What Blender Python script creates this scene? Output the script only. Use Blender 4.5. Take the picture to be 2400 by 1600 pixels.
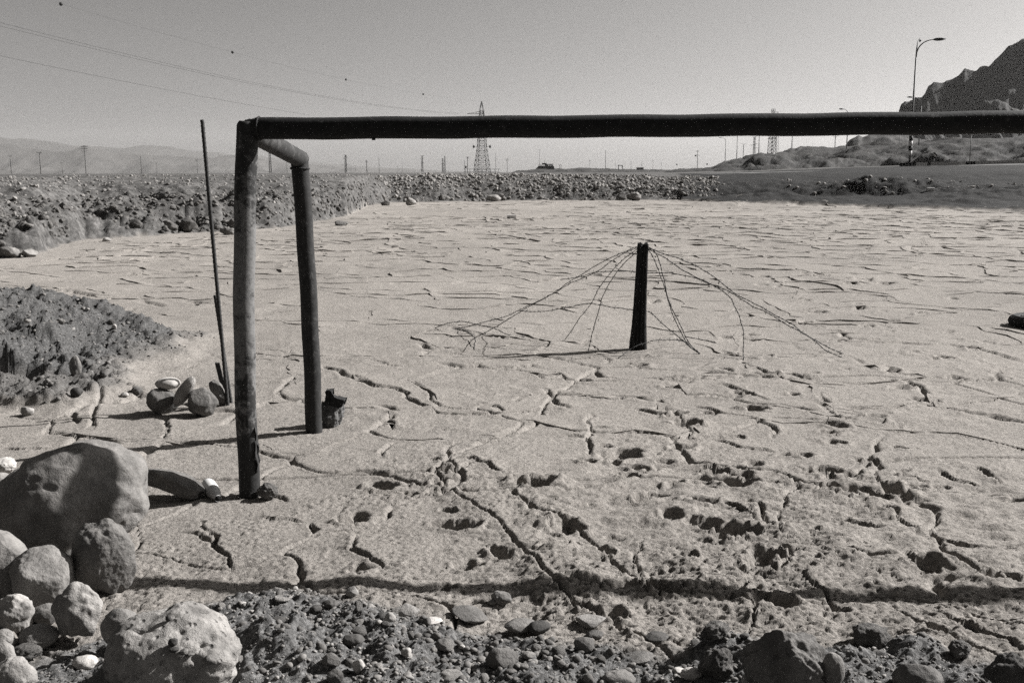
import bpy, math, random
import numpy as np
from mathutils import Vector, Matrix, Euler

for _o in list(bpy.data.objects):
    bpy.data.objects.remove(_o, do_unlink=True)
SC = bpy.context.scene
COL = SC.collection
rad = math.radians

# ------------------------------------------------------------------ camera, world, sun, exposure
CAM_H = 1.65
F = 2333.0                      # focal length in pixels of the 2400 px wide photograph
PITCH = math.atan(396.0 / F)
ROLL = -0.003
cam_d = bpy.data.cameras.new('camera'); cam = bpy.data.objects.new('camera', cam_d); COL.objects.link(cam)
cam_d.sensor_width = 36.0; cam_d.lens = 35.0; cam_d.clip_start = 0.05; cam_d.clip_end = 40000
CM = Euler((math.pi / 2 - PITCH, 0, 0)).to_matrix() @ Matrix.Rotation(ROLL, 3, 'Z')
cam.matrix_world = Matrix.Translation((0, 0, CAM_H)) @ CM.to_4x4()
SC.camera = cam

SUN_EL = 34.0
SUN_AZ = rad(69.5)        # clockwise from +Y: the sun stands right of the view and a little ahead
world = bpy.data.worlds.new('World'); SC.world = world; world.use_nodes = True
wn = world.node_tree; wn.nodes.clear()
w_out = wn.nodes.new('ShaderNodeOutputWorld'); w_bg = wn.nodes.new('ShaderNodeBackground')
w_sky = wn.nodes.new('ShaderNodeTexSky'); w_sky.sky_type = 'NISHITA'; w_sky.sun_disc = False
w_sky.sun_elevation = rad(SUN_EL); w_sky.sun_rotation = SUN_AZ
w_sky.air_density = 1.0; w_sky.dust_density = 2.6; w_sky.ozone_density = 1.0; w_sky.altitude = 0
# black-and-white film behind a red filter: only the red of the sky counts, with a faint warm print tone
w_sep = wn.nodes.new('ShaderNodeSeparateColor'); w_mul = wn.nodes.new('ShaderNodeMix')
w_mul.data_type = 'RGBA'; w_mul.blend_type = 'MULTIPLY'; w_mul.inputs[0].default_value = 1.0
w_com = wn.nodes.new('ShaderNodeCombineColor')
wn.links.new(w_sky.outputs[0], w_sep.inputs[0])
for k in range(3): wn.links.new(w_sep.outputs[0], w_com.inputs[k])
wn.links.new(w_com.outputs[0], w_mul.inputs[6]); w_mul.inputs[7].default_value = (.65, .634, .621, 1)   # filter factor of the red filter for skylight
wn.links.new(w_mul.outputs[2], w_bg.inputs[0]); w_bg.inputs[1].default_value = 0.05
wn.links.new(w_bg.outputs[0], w_out.inputs[0])

sun_d = bpy.data.lights.new('sun', 'SUN'); sun = bpy.data.objects.new('sun', sun_d); COL.objects.link(sun)
sun_d.energy = 5.0; sun_d.angle = rad(0.53); sun_d.color = (1.0, 0.985, 0.97)
SUN_DIR = Vector((math.sin(SUN_AZ) * math.cos(rad(SUN_EL)), math.cos(SUN_AZ) * math.cos(rad(SUN_EL)), math.sin(rad(SUN_EL))))
sun.rotation_euler = (-SUN_DIR).to_track_quat('-Z', 'Y').to_euler()

SC.render.engine = 'CYCLES'
SC.view_settings.view_transform = 'Standard'; SC.view_settings.look = 'None'
SC.view_settings.gamma = 1.0; SC.view_settings.use_curve_mapping = False
SC.view_settings.exposure = 1.40
SC.cycles.use_denoising = False
SC.cycles.sample_clamp_indirect = 2.0; SC.cycles.max_bounces = 5; SC.cycles.diffuse_bounces = 3; SC.cycles.volume_bounces = 1

# ------------------------------------------------------------------ helpers: numbers
rng = np.random.default_rng(7)
random.seed(7)

def hsh(ix, iy, s):
    h = (ix * 374761393 + iy * 668265263 + s * 974711) & 0xffffffff
    h = ((h ^ (h >> 13)) * 1274126177) & 0xffffffff
    h = ((h ^ (h >> 15)) * 2246822519) & 0xffffffff
    return ((h ^ (h >> 16)) & 0xffffff) / 16777216.0

def pn(x, y, s=0):
    x = np.asarray(x, float); y = np.asarray(y, float)
    fx = np.floor(x); fy = np.floor(y); ix = fx.astype(np.int64); iy = fy.astype(np.int64)
    dx = x - fx; dy = y - fy
    u = dx * dx * dx * (dx * (dx * 6 - 15) + 10); v = dy * dy * dy * (dy * (dy * 6 - 15) + 10)
    def g(a, b):
        t = hsh(ix + a, iy + b, s) * 6.2831853
        return np.cos(t) * (dx - a) + np.sin(t) * (dy - b)
    n0 = g(0, 0); n1 = g(1, 0); n2 = g(0, 1); n3 = g(1, 1)
    a = n0 + u * (n1 - n0); b = n2 + u * (n3 - n2)
    return (a + v * (b - a)) * 1.5

def fbm(x, y, s=0, o=4, g=0.5):
    r = 0; a = 1.0; f = 1.0
    for k in range(o):
        r = r + a * pn(x * f + 17.3 * k, y * f - 9.1 * k, s + 31 * k); a *= g; f *= 2.03
    return r

def sm(t):
    t = np.clip(t, 0, 1); return t * t * (3 - 2 * t)

def voro(x, y, s=0, jit=0.9):
    fx = np.floor(x).astype(np.int64); fy = np.floor(y).astype(np.int64)
    F1 = np.full(x.shape, 9.0); F2 = np.full(x.shape, 9.0)
    c1x = np.zeros(x.shape); c1y = np.zeros(x.shape); c2x = np.zeros(x.shape); c2y = np.zeros(x.shape)
    for a in (-1, 0, 1):
        for b in (-1, 0, 1):
            ix = fx + a; iy = fy + b
            px = ix + 0.5 + jit * (hsh(ix, iy, s) - 0.5); py = iy + 0.5 + jit * (hsh(ix, iy, s + 77) - 0.5)
            d = np.hypot(px - x, py - y)
            n = d < F1; m = (~n) & (d < F2)
            F2 = np.where(n, F1, np.where(m, d, F2)); c2x = np.where(n, c1x, np.where(m, px, c2x)); c2y = np.where(n, c1y, np.where(m, py, c2y))
            F1 = np.where(n, d, F1); c1x = np.where(n, px, c1x); c1y = np.where(n, py, c1y)
    e = (F2 ** 2 - F1 ** 2) / (2 * np.maximum(np.hypot(c2x - c1x, c2y - c1y), 1e-3))
    cid = np.floor(c1x).astype(np.int64); cjd = np.floor(c1y).astype(np.int64)
    return F1, e, cid, cjd, x - c1x, y - c1y

def p3(x, y, z, s=0):
    fx = np.floor(x); fy = np.floor(y); fz = np.floor(z)
    ix = fx.astype(np.int64); iy = fy.astype(np.int64); iz = fz.astype(np.int64)
    dx = x - fx; dy = y - fy; dz = z - fz
    w = [t * t * t * (t * (t * 6 - 15) + 10) for t in (dx, dy, dz)]
    def g(a, b, c):
        k = iz + c
        h1 = hsh(ix + a + k * 57, iy + b + k * 131, s) * 2 - 1; h2 = hsh(ix + a + k * 57, iy + b + k * 131, s + 5) * 2 - 1
        h3 = hsh(ix + a + k * 57, iy + b + k * 131, s + 11) * 2 - 1
        return h1 * (dx - a) + h2 * (dy - b) + h3 * (dz - c)
    def lx(b, c): q = g(0, b, c); return q + w[0] * (g(1, b, c) - q)
    def ly(c): q = lx(0, c); return q + w[1] * (lx(1, c) - q)
    q = ly(0); return q + w[2] * (ly(1) - q)

# ------------------------------------------------------------------ helpers: pixels of the photograph to rays
def ray(px, py):
    d = CM @ Vector(((px - 1200) / F, -(py - 800) / F, -1.0))
    return d.x / d.y, d.z / d.y            # per metre of Y: X, and Z above the camera
def ptY(px, py, Y):
    a, b = ray(px, py); return Vector((a * Y, Y, CAM_H + b * Y))
def flat(px, py, z=0.0):
    a, b = ray(px, py); Y = (z - CAM_H) / b; return (a * Y, Y)
def d_(x, y): return (x * 1.0204, y * 1.0204)
def z6(x, y): return (800 + .3401 * x, 1067 + .3401 * y)
def z7(x, y): return (1600 + .3401 * x, 1067 + .3401 * y)
def z8(x, y): return (1000 + .4677 * x, 530 + .4677 * y)

# ------------------------------------------------------------------ the ground as a height function
CRACKS = [  # traced cracks, in pixels
    [z8(585, 800), z8(625, 850), z8(665, 885), z8(740, 915)],
    [z8(820, 935), z8(815, 1000), z8(800, 1060), z8(815, 1110), z8(830, 1160)],
    [z8(0, 910), z8(70, 935), z8(240, 938), z8(400, 940), z8(560, 912), z8(740, 915)],
    [d_(740, 835), d_(800, 865), d_(860, 885), d_(920, 890), d_(960, 925), d_(1000, 945), d_(1030, 947)],
    [z8(240, 880), z8(350, 905), z8(420, 930)],
    [z8(1035, 910), z8(1180, 945), z8(1230, 960)],
    [z8(1320, 905), z8(1500, 950), z8(1620, 975), z8(1700, 1000), z8(1750, 1030), z8(1740, 1070)],
    [z8(1440, 795), z8(1560, 825), z8(1680, 865), z8(1740, 880)],
    [z8(1945, 885), z8(1990, 935), z8(2060, 960), z8(2200, 970), z8(2300, 985)],
    [z8(1550, 700), z8(1650, 715), z8(1720, 745), z8(1780, 755), z8(1890, 765)],
    [z8(600, 720), z8(700, 760), z8(830, 775), z8(960, 778), z8(1070, 772), z8(1250, 765), z8(1400, 775), z8(1500, 765), z8(1620, 755)],
    [z8(250, 700), z8(350, 705), z8(440, 705), z8(530, 695), z8(600, 705)],
    [z8(1960, 515), z8(2050, 520), z8(2120, 560), z8(2200, 567), z8(2350, 567)],
    [z8(0, 1188), z8(110, 1192), z8(220, 1185), z8(270, 1210), z8(330, 1235), z8(400, 1250)],
    [z8(1450, 605), z8(1560, 655), z8(1650, 665), z8(1780, 672)],
    [z8(700, 1060), z8(790, 1062)], [z8(850, 1015), z8(1000, 1015)],
    [z8(890, 860), z8(1050, 865), z8(1180, 868)], [z8(1140, 810), z8(1300, 825)],
    [z8(1590, 1370), z8(1650, 1400), z8(1690, 1450)], [z8(1480, 1390), z8(1560, 1420), z8(1600, 1470), z8(1660, 1500)],
    [z8(1870, 1240), z8(1960, 1250), z8(2060, 1240), z8(2180, 1270), z8(2300, 1270)],
    [z8(2080, 1480), z8(2200, 1500), z8(2300, 1510)],
    [d_(405, 1225), d_(450, 1230), d_(490, 1245), d_(515, 1275), d_(525, 1312)],
    [d_(455, 1195), d_(470, 1225), d_(500, 1250)],
    [d_(715, 1195), d_(720, 1220), d_(712, 1238)], [d_(835, 1225), d_(800, 1260), d_(870, 1285), d_(900, 1312)],
    [d_(600, 1185), d_(640, 1195), d_(700, 1198)],
    [d_(380, 960), d_(383, 985), d_(378, 1012)], [d_(150, 950), d_(185, 968)],
    [d_(0, 1025), d_(60, 1030), d_(130, 1030)],
    [d_(860, 965), d_(890, 968), d_(912, 985)], [d_(875, 1055), d_(880, 1040), d_(905, 1015)],
    [z6(2050, 560), z6(2060, 640), z6(2025, 720), z6(2030, 800), z6(2070, 900), z6(2120, 970), z6(2200, 990)],
    [z7(1350, 360), z7(1450, 380), z7(1500, 450), z7(1570, 500), z7(1640, 560)],
    [z7(1060, 680), z7(1200, 715), z7(1320, 735), z7(1525, 735), z7(1555, 690), z7(1580, 640)],
    [z7(1525, 735), z7(1680, 760), z7(1830, 805)],
    [z7(1700, 1080), z7(1830, 1140), z7(1960, 1210), z7(2050, 1240), z7(2150, 1280), z7(2250, 1320), z7(2350, 1400)],
    [z7(420, 300), z7(530, 370), z7(560, 470), z7(620, 520), z7(670, 570)],
    [z7(300, 330), z7(390, 390), z7(430, 440), z7(530, 490)],
    [z7(820, 130), z7(960, 150), z7(1130, 130), z7(1240, 160), z7(1400, 170)],
    [z7(1420, 130), z7(1600, 145), z7(1760, 180)], [z7(1750, 100), z7(1870, 150), z7(1960, 190)],
    [z7(820, 640), z7(750, 760), z7(660, 820)], [z7(760, 800), z7(830, 850), z7(930, 930), z7(1010, 1050), z7(1150, 1150)],
    [z7(1060, 460), z7(1200, 465), z7(1400, 495)], [z7(1360, 800), z7(1375, 860), z7(1395, 915)],
    [z7(1640, 570), z7(1800, 600), z7(2000, 635), z7(2300, 635)], [z7(40, 130), z7(200, 110), z7(300, 140), z7(440, 165), z7(600, 180)],
    [z7(2000, 60), z7(2150, 140), z7(2260, 215)],
    [d_(1030, 750), d_(1110, 770), d_(1200, 780)], [d_(90, 668), d_(165, 672), d_(215, 682), d_(270, 683)],
    [d_(310, 690), d_(380, 703)], [d_(425, 690), d_(480, 700), d_(540, 698)], [d_(270, 735), d_(330, 737)],
    [d_(330, 765), d_(370, 768), d_(378, 780)], [d_(600, 800), d_(640, 806), d_(690, 814)],
    [d_(960, 1100), d_(1040, 1098), d_(1085, 1065)], [d_(610, 1130), d_(640, 1145), d_(660, 1150)],
    [d_(960, 820), d_(985, 800), d_(965, 785)], [d_(1640, 1010), d_(1700, 1030), d_(1780, 1040)],
    [d_(2150, 1075), d_(2200, 1100), d_(2260, 1115)], [d_(1900, 780), d_(1960, 785), d_(2050, 786), d_(2200, 796), d_(2352, 830)],
]
PRINTS = []   # footprints and broken pits: px, py, width px, depth factor
for x, y, w, dp in [(1310, 1000, 150, 1), (1540, 1060, 90, 1), (1640, 925, 120, 1), (1840, 845, 60, 1), (1820, 755, 130, .8), (2030, 1030, 100, 1),
        (1890, 365, 70, 1), (1955, 425, 90, 1), (1455, 207, 60, 1), (1980, 250, 80, 1), (2190, 265, 90, 1), (2300, 290, 100, 1), (2120, 290, 70, 1),
        (2300, 720, 80, 1), (1880, 1150, 110, 1), (1790, 1150, 70, .7), (1080, 1225, 130, 1), (1000, 1250, 90, .8), (1190, 1190, 90, .7),
        (1280, 1120, 130, .8), (960, 1160, 150, .7), (800, 1190, 90, 1), (560, 1290, 210, 1), (110, 1250, 120, 1), (70, 1340, 120, 1), (20, 1260, 80, .7),
        (110, 1430, 90, .7), (120, 1500, 160, 1), (690, 1500, 130, 1.2), (1450, 1245, 130, .8), (1570, 1260, 110, .8), (1250, 1300, 120, .8), (1150, 1350, 100, .8),
        (1320, 1380, 90, .8), (1540, 1545, 200, 1.2), (2080, 1330, 210, .8), (2270, 1360, 110, .8), (2200, 1170, 110, .6), (2330, 1310, 90, .8),
        (1680, 250, 90, .8), (1560, 235, 60, .7), (1730, 1290, 80, .6), (2250, 960, 100, .6), (2100, 720, 60, .6)]:
    PRINTS.append((*z8(x, y), w * .4677, dp))
for x, y, w, dp in [(260, 220, 230, 1), (1340, 210, 270, 1), (830, 490, 240, .8), (1540, 510, 220, 1.1), (1620, 625, 120, .8), (1820, 680, 150, .8), (870, 740, 190, 1),
        (740, 900, 220, .8), (1370, 1090, 150, 1), (1890, 1120, 190, 1), (730, 385, 100, .7), (130, 790, 150, 1), (1720, 800, 90, .6), (1880, 560, 130, .6)]:
    PRINTS.append((*z6(x, y), w * .3401, dp))
for x, y, w, dp in [(360, 550, 290, 1), (1130, 250, 330, .7), (740, 670, 170, 1), (400, 800, 130, .8), (2190, 860, 260, 1), (540, 960, 150, 1), (1770, 1230, 200, 1),
        (1480, 1230, 140, 1), (1060, 1090, 150, .6), (2300, 290, 120, .8), (1640, 300, 130, .6), (1600, 210, 160, .6), (500, 560, 90, .6)]:
    PRINTS.append((*z7(x, y), w * .3401, dp))
PR = []
for px, py, w, dp in PRINTS:
    X, Y = flat(px, py); PR.append((X, Y, w * .66 * Y / F, dp, rng.uniform(-.5, .5), rng.uniform(.55, .8)))
for (cx_, cy_), nn_ in ((z8(1050, 1190), 5), (z8(1270, 1330), 5), (z7(450, 640), 4), (z7(1500, 220), 6), (z6(500, 270), 3), (z7(700, 900), 3), (z8(2000, 1250), 5), (z8(1900, 1120), 3), (z8(2150, 280), 7), (z8(1700, 250), 4), (z7(2000, 700), 3), (z6(1500, 560), 3)):
    for k in range(nn_):
        X, Y = flat(cx_ + rng.normal() * 110, cy_ + rng.normal() * 34); PR.append((X, Y, rng.uniform(.05, .12), rng.uniform(.6, 1.0), rng.uniform(-1, 1), rng.uniform(.45, .8)))
for k in range(42):
    Y = 6.2 + 6 * rng.random(); X = Y * rng.uniform(.12, .5)
    PR.append((X, Y, rng.uniform(.06, .13), rng.uniform(.5, .9), rng.uniform(-1.2, 1.2), rng.uniform(.4, .75)))
for k in range(45):                                    # more trampled spots farther out on the right
    Y = 10 + 34 * rng.random() ** 1.1; X = Y * rng.uniform(.0, .55)
    PR.append((X, Y, rng.uniform(.07, .16), rng.uniform(.5, 1.0), rng.uniform(-.9, .9), rng.uniform(.5, .8)))
for k in range(10):
    Y = 9 + 38 * rng.random() ** 1.2; X = Y * rng.uniform(-.45, .05)
    PR.append((X, Y, rng.uniform(.06, .12), rng.uniform(.4, .8), rng.uniform(-.9, .9), rng.uniform(.4, .8)))
CR = []
for poly in CRACKS:
    p = np.array([flat(*q) for q in poly]); CR.append(p)
U_B = [-1.2, -.6, -.514, -.475, -.427, -.326, -.2825, -.23, -.19, -.165, -.15, -.142, -.12, 0, .17, .21, .3, .52, 1.2]
D_B = [18, 19.5, 20.4, 21.6, 26.0, 28.3, 29, 31, 35.5, 39, 46, 52, 56.5, 60, 60, 61, 60, 55, 50]
U_M = [-1.2, .13, .17, .215, .34, .52, 1.2]
D_M = [200, 200, 58, 50, 47, 40, 32]
G_PX = [(-300, 1500), (150, 1500), (330, 1420), (520, 1385), (600, 1366), (760, 1372), (830, 1402), (970, 1418), (1140, 1460), (1344, 1486), (1600, 1505), (1640, 1470), (1760, 1468),
        (1950, 1500), (2100, 1490), (2300, 1545), (2400, 1565), (2700, 1600)]
G_X = []; G_Y = []
for q in G_PX:
    a = flat(q[0], q[1], .04); G_X.append(a[0]); G_Y.append(a[1])
G_M = []   # small heaps in the gravel: px, py, radius m, height
for px, py, r, h in [(700, 1500, .16, .09), (830, 1430, .12, .03), (580, 1400, .10, .03), (660, 1395, .10, .03), (1690, 1500, .09, .05), (1830, 1560, .16, .05),
                     (2010, 1530, .10, .05), (2150, 1510, .09, .04), (2360, 1590, .13, .08), (1060, 1560, .3, .03), (1990, 1590, .14, .04), (900, 1490, .14, .03)]:
    X, Y = flat(px, py, .05); G_M.append((X, Y, r, h))
M_FAR = []  # heaps of dark earth at the far right: px, Y, z, rx, ry, h
for px, Y, rx, ry, h in [(1810, 54, 2.6, 1.2, .38), (1690, 49, 2.2, 1.0, .20), (1930, 50, 3, 1.3, .22), (2260, 46, 2.0, 1.0, .28), (2060, 61, 2.6, 1.8, .30), (2160, 60, 3.0, 1.6, .35),
                         (2350, 54, 4.5, 2.2, .5), (2020, 60.5, 1.6, 1.3, .25), (2240, 57, 3.0, 1.5, .3), (1740, 57, 1.6, .9, .25), (1860, 63, 2.0, 1.5, .2)]:
    M_FAR.append((ray(px, 440)[0] * Y, Y, rx, ry, h))

def H(X, Y):
    """height and soil masks at world X, Y (arrays)"""
    X = np.asarray(X, float); Y = np.asarray(Y, float)
    u = np.clip(X / np.maximum(Y, .5), -1.2, 1.2)
    D = np.maximum(np.hypot(X, Y), 1)
    cell = np.clip(.00048 * Y * Y, .004, .12); wfac = .80 - .35 * sm((D - 6) / 4)
    Db = np.interp(u, U_B, D_B)
    n3 = fbm(X / 3.1, Y / 3.1, 3, 4); n1 = fbm(X / .9, Y / .9, 5, 4)
    bw = 1 - .65 * sm((u + .16) / .05)
    s = Y - Db + bw * (1.3 * n3 + .45 * n1)
    front = sm((u + .05) / .3)
    htop = np.interp(u, [-.6, -.3, 0, .17, .3, .55], [1.56, 1.56, 1.49, 1.46, 1.45, 1.66]) + .6 * sm((u - .12) / .3) * sm((Y - 62) / 30) + .006 * np.clip(Y - 90, 0, 200) * sm((u - .1) / .2)
    L = np.interp(u, [-.5, -.3, -.2, -.14, 0, .2, .5], [12, 12, 11, 6.5, 5, 8, 12])
    c = np.interp(u, [-.5, -.35, -.2, -.14, .1, .2, .3], [.42, .55, .5, .45, .35, .2, .1])
    t = np.clip(s / L, 0, 1)
    zb = c * sm(s / 1.5) + (htop - c) * (1 - (1 - t) ** 1.7)
    bank = sm((s + .35) / .5)
    bn = .17 * fbm(X / 1.3, Y / 1.3, 8, 3) + .10 * fbm(X / .45, Y / .45, 9, 3)
    bn = bn * (1 - .5 * sm((u + .16) / .05) - .4 * sm((u - .16) / .1)) * (1 - .8 * sm((t - .25) / .5))
    zb = np.where(s > 0, zb + bn * sm(s / .5) * (1 - .75 * sm((s - L) / 6)), 0)
    # dark earth on the far right
    Dm = np.interp(u, U_M, D_M)
    dark = sm((Y - Dm + 1.8 * n3 + .6 * n1) / 1.4) * (s < 30)
    zd = dark * (.12 + .16 * np.maximum(0, fbm(X / 5.2, Y / 3.4, 12, 3)) + .02 * n1)
    for mx, my, rx, ry, h in M_FAR:
        q = ((X - mx) / rx) ** 2 + ((Y - my) / ry) ** 2
        zd = zd + np.where(q < 6, h * np.exp(-q) * (1 + .25 * n1), 0)
    zd = zd * (1 - sm((s - 1.5) / 5))
    mud = (1 - bank) * (1 - dark)
    z = .022 * n3 + .010 * n1
    # plates: each cell of the dried mud sits a little higher or lower and tilts
    big_n = fbm(X / 7.0, Y / 7.0, 47, 2); jit_x = .014 * pn(X / .09, Y / .09, 81); jit_y = .014 * pn(X / .09, Y / .09, 82)
    for (sc, sd, wd, off, thr) in ((1.0, 21, .0065, .004, .55), (2.7, 41, .008, .007, .65)):
        wx = X + .16 * sc * fbm(X / (.7 * sc), Y / (.7 * sc), sd, 2) + jit_x; wy = Y + .16 * sc * fbm(X / (.7 * sc), Y / (.7 * sc), sd + 9, 2) + jit_y
        F1, e, ci, cj, ex, ey = voro(wx / sc, wy / sc, sd)
        e = e * sc
        msk = sm((pn(X / (.9 * sc), Y / (.9 * sc), sd + 3) + thr + .5 * big_n) / .3)
        w = np.maximum(wd, wfac * cell) * (.65 + .7 * np.clip(pn(X / .4, Y / .4, sd + 6) + .5, 0, 1))
        dep = np.maximum(.030, 1.6 * w)
        fade = sm((10.5 - D) / 2.5)
        z = z - fade * msk * dep * np.exp(-(e / w) ** 2) * mud
        z = z + fade * msk * (.003 + .06 * w) * np.exp(-((e - 2.6 * w) / (2.2 * w)) ** 2) * mud
        hh = hsh(ci, cj, sd + 1) - .5; tx = hsh(ci, cj, sd + 2) - .5; ty = hsh(ci, cj, sd + 4) - .5
        lift = 1 + 1.0 * sm((D - 8) / 16)
        z = z + mud * lift * (off * 1.6 * hh * sm(e / (.06 * sc)) + .012 * sc * (tx * ex + ty * ey) * sm(e / (.08 * sc)))
    # traced cracks
    near = (D < 18)
    if near.any():
        idx = np.nonzero(near.ravel())[0]
        x0 = X.ravel()[idx]; y0 = Y.ravel()[idx]
        jx = x0 + .006 * pn(x0 / .05, y0 / .05, 96) + .022 * pn(x0 / .11, y0 / .11, 91) + .03 * pn(x0 / .3, y0 / .3, 92); jy = y0 + .006 * pn(x0 / .05, y0 / .05, 97) + .022 * pn(x0 / .11, y0 / .11, 93) + .03 * pn(x0 / .3, y0 / .3, 94)
        dz = np.zeros(len(idx))
        wv = np.clip(pn(x0 / .16, y0 / .16, 95) * 1.3 + .55, 0, 1)
        cl = np.clip(.00048 * y0 * y0, .004, .12)
        for p in CR:
            lo = p.min(0) - .35; hi = p.max(0) + .35
            k = np.nonzero((x0 > lo[0]) & (x0 < hi[0]) & (y0 > lo[1]) & (y0 < hi[1]))[0]
            if not len(k): continue
            best = np.full(len(k), 9.0); side = np.zeros(len(k)); arc = np.zeros(len(k)); tot = 0.0
            for a, b in zip(p[:-1], p[1:]):
                sl = math.hypot(*(b - a))
                ab = b - a; l2 = max((ab ** 2).sum(), 1e-6)
                tt = np.clip(((jx[k] - a[0]) * ab[0] + (jy[k] - a[1]) * ab[1]) / l2, 0, 1)
                rx_ = jx[k] - a[0] - tt * ab[0]; ry_ = jy[k] - a[1] - tt * ab[1]
                dd = np.hypot(rx_, ry_); q = dd < best
                best = np.where(q, dd, best); side = np.where(q, np.sign(ry_), side); arc = np.where(q, tot + tt * sl, arc); tot += sl
            w = np.maximum(.0040 * wv[k] + .0042, .5 * cl[k])
            g = -np.maximum(.026 + .022 * wv[k], 1.3 * w) * np.exp(-(best / w) ** 2) + .004 * np.exp(-((best - 2.2 * w) / (2.5 * w)) ** 2) + .010 * np.exp(-(best / .12) ** 2) * (side > 0)
            g = g * sm(np.minimum(arc, tot - arc) / min(.22, .3 * tot) + .12)
            dz[k] = np.where(np.abs(g) > np.abs(dz[k]), g, dz[k])
        zr = z.ravel().copy(); zr[idx] += dz; z = zr.reshape(z.shape)
    # footprints and pits
    shp = z.shape; zr = z.ravel().copy(); dpz = np.zeros(zr.shape); xr = X.ravel(); yr = Y.ravel()
    order = np.argsort(yr, kind='stable'); ys = yr[order]
    for fx, fy, r, dp, ang, asp in PR:
        a0 = np.searchsorted(ys, fy - 2.2 * r); a1 = np.searchsorted(ys, fy + 2.2 * r)
        k = order[a0:a1]; k = k[np.abs(xr[k] - fx) < 2.2 * r]
        if not len(k): continue
        x = xr[k] - fx; y = yr[k] - fy; ca, sa = math.cos(ang), math.sin(ang)
        xx = x * ca + y * sa; yy = -x * sa + y * ca
        nz = pn(xr[k] / (.8 * r) + fx * 9, yr[k] / (.8 * r), 101); nz2 = pn(xr[k] / (.3 * r) + fy * 5, yr[k] / (.3 * r), 103)
        nz3 = pn(xr[k] / (.13 * r) + fy * 3, yr[k] / (.13 * r), 105)
        q = np.hypot(xx / r, yy / (r * asp)) + .36 * nz + .18 * nz2
        dep = dp * min(.08, .55 * r)
        dn = -dep * (1 - sm((q - .50) / .42)) * (1 + .35 * nz2); up = .42 * dep * np.exp(-((q - 1.14) / .24) ** 2) * np.clip(.6 + .9 * nz + .2 * nz3, 0, 1.4)
        v = dn + up; c_ = dpz[k]
        dpz[k] = np.where((v < -.004) | (c_ < -.004), np.minimum(v, c_), np.maximum(v, c_))
    zr = zr + dpz
    z = zr.reshape(shp)
    # crumbs and fine relief
    shp = z.shape
    def only(m, fn):
        o = np.zeros(shp); k = np.nonzero(m); 
        if len(k[0]): o[k] = fn(X[k], Y[k])
        return o
    f1 = sm((16 - D) / 9); f2 = sm((8 - D) / 4)
    rough = .55 + .9 * sm((n1 + .1) / .6) + .5 * sm((4.6 - Y) / 1.0)
    z = z + mud * rough * (f1 * only(D < 16, lambda X, Y: .0045 * fbm(X / .16, Y / .16, 17, 2) + .006 * sm((pn(X / .05, Y / .05, 19) - .42) / .25))
        + f2 * only(D < 8, lambda X, Y: .0042 * pn(X / .024, Y / .024, 23) - .011 * sm((pn(X / .021, Y / .017, 25) - .34) / .16) + .0034 * pn(X / .012, Y / .012, 24)))
    z = z + mud * sm((D - 12) / 8) * (0.004 * fbm(X / .35, Y / .3, 29, 2))
    nb_ = sm((4.7 - Y) / .7) * (Y < 6)
    z = z + nb_ * only(Y < 6, lambda X, Y: .022 * fbm(X / .42, Y / .42, 75, 2))
    tr = sm((X + .55) / .8) * sm((6.0 - Y) / 1.4) * mud
    z = z + tr * only(tr > 0, lambda X, Y: .024 * fbm(X / .33, Y / .28, 71, 3) + .018 * (np.abs(pn(X / .17, Y / .14, 73)) - .25))
    # gravel strip and clods close to the camera
    Nn = Y < 6
    gy = np.interp(X, G_X, G_Y) + .05 * only(Nn, lambda X, Y: fbm(X / .2, Y / .2, 33, 3))
    sg = gy - Y
    gs = sm(sg / .16 + .3) * (Y < 6)
    z = z * (1 - .8 * gs) + .05 * sm((sg - .05) / .6) * (Y < 6)
    hl = only(Nn, lambda X, Y: fbm(X / .3, Y / .3, 35, 3)); cl_ = only(Nn, lambda X, Y: fbm(X / .06, Y / .06, 37, 4, .62))
    z = z + gs * (.026 * hl + .010 * cl_ + only(Nn, lambda X, Y: .020 * np.abs(pn(X / .09, Y / .09, 39)) + .010 * np.abs(pn(X / .035, Y / .035, 40))))
    for mx, my, r, h in G_M:
        q = ((X - mx) ** 2 + (Y - my) ** 2) / (r * r)
        z = z + np.where(q < 7, h * np.exp(-q) * (1 + .4 * hl + .13 * cl_), 0)
        gs = np.maximum(gs, np.where(q < 3, sm((1.7 - q) / 1.0), 0))
    # earth mound on the left
    Mm = (X < -1.4) & (Y > 5.5) & (Y < 13)
    wob = .22 * only(Mm, lambda X, Y: fbm(X / .8, Y / .8, 51, 3))
    mx_ = sm((-3.3 - X + 1.2 * wob) / 1.5)
    zm = mx_ * (.38 * sm((Y - 7.72 + wob * .25) / .05) + .07 * sm((Y - 8.0) / 1.6)) * (1 - sm((Y - 9.6) / 1.7))
    zt = .08 * sm((-2.75 - X + 1.2 * wob) / .6) * sm((Y - 6.7 + wob) / .3) * (1 - sm((Y - 9.5) / 1.5))
    soil_m = sm((zm + zt - .03) / .07)
    z = z + zm + zt + soil_m * only(Mm, lambda X, Y: 0.05 * fbm(X / .3, Y / .3, 53, 3) + .06 * np.abs(fbm(X / .11, Y / .11, 55, 3)) + .010 * fbm(X / .035, Y / .035, 57, 2))
    z = z + zb + zd
    return z, np.clip(np.maximum(gs, soil_m), 0, 1), bank, dark

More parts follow.
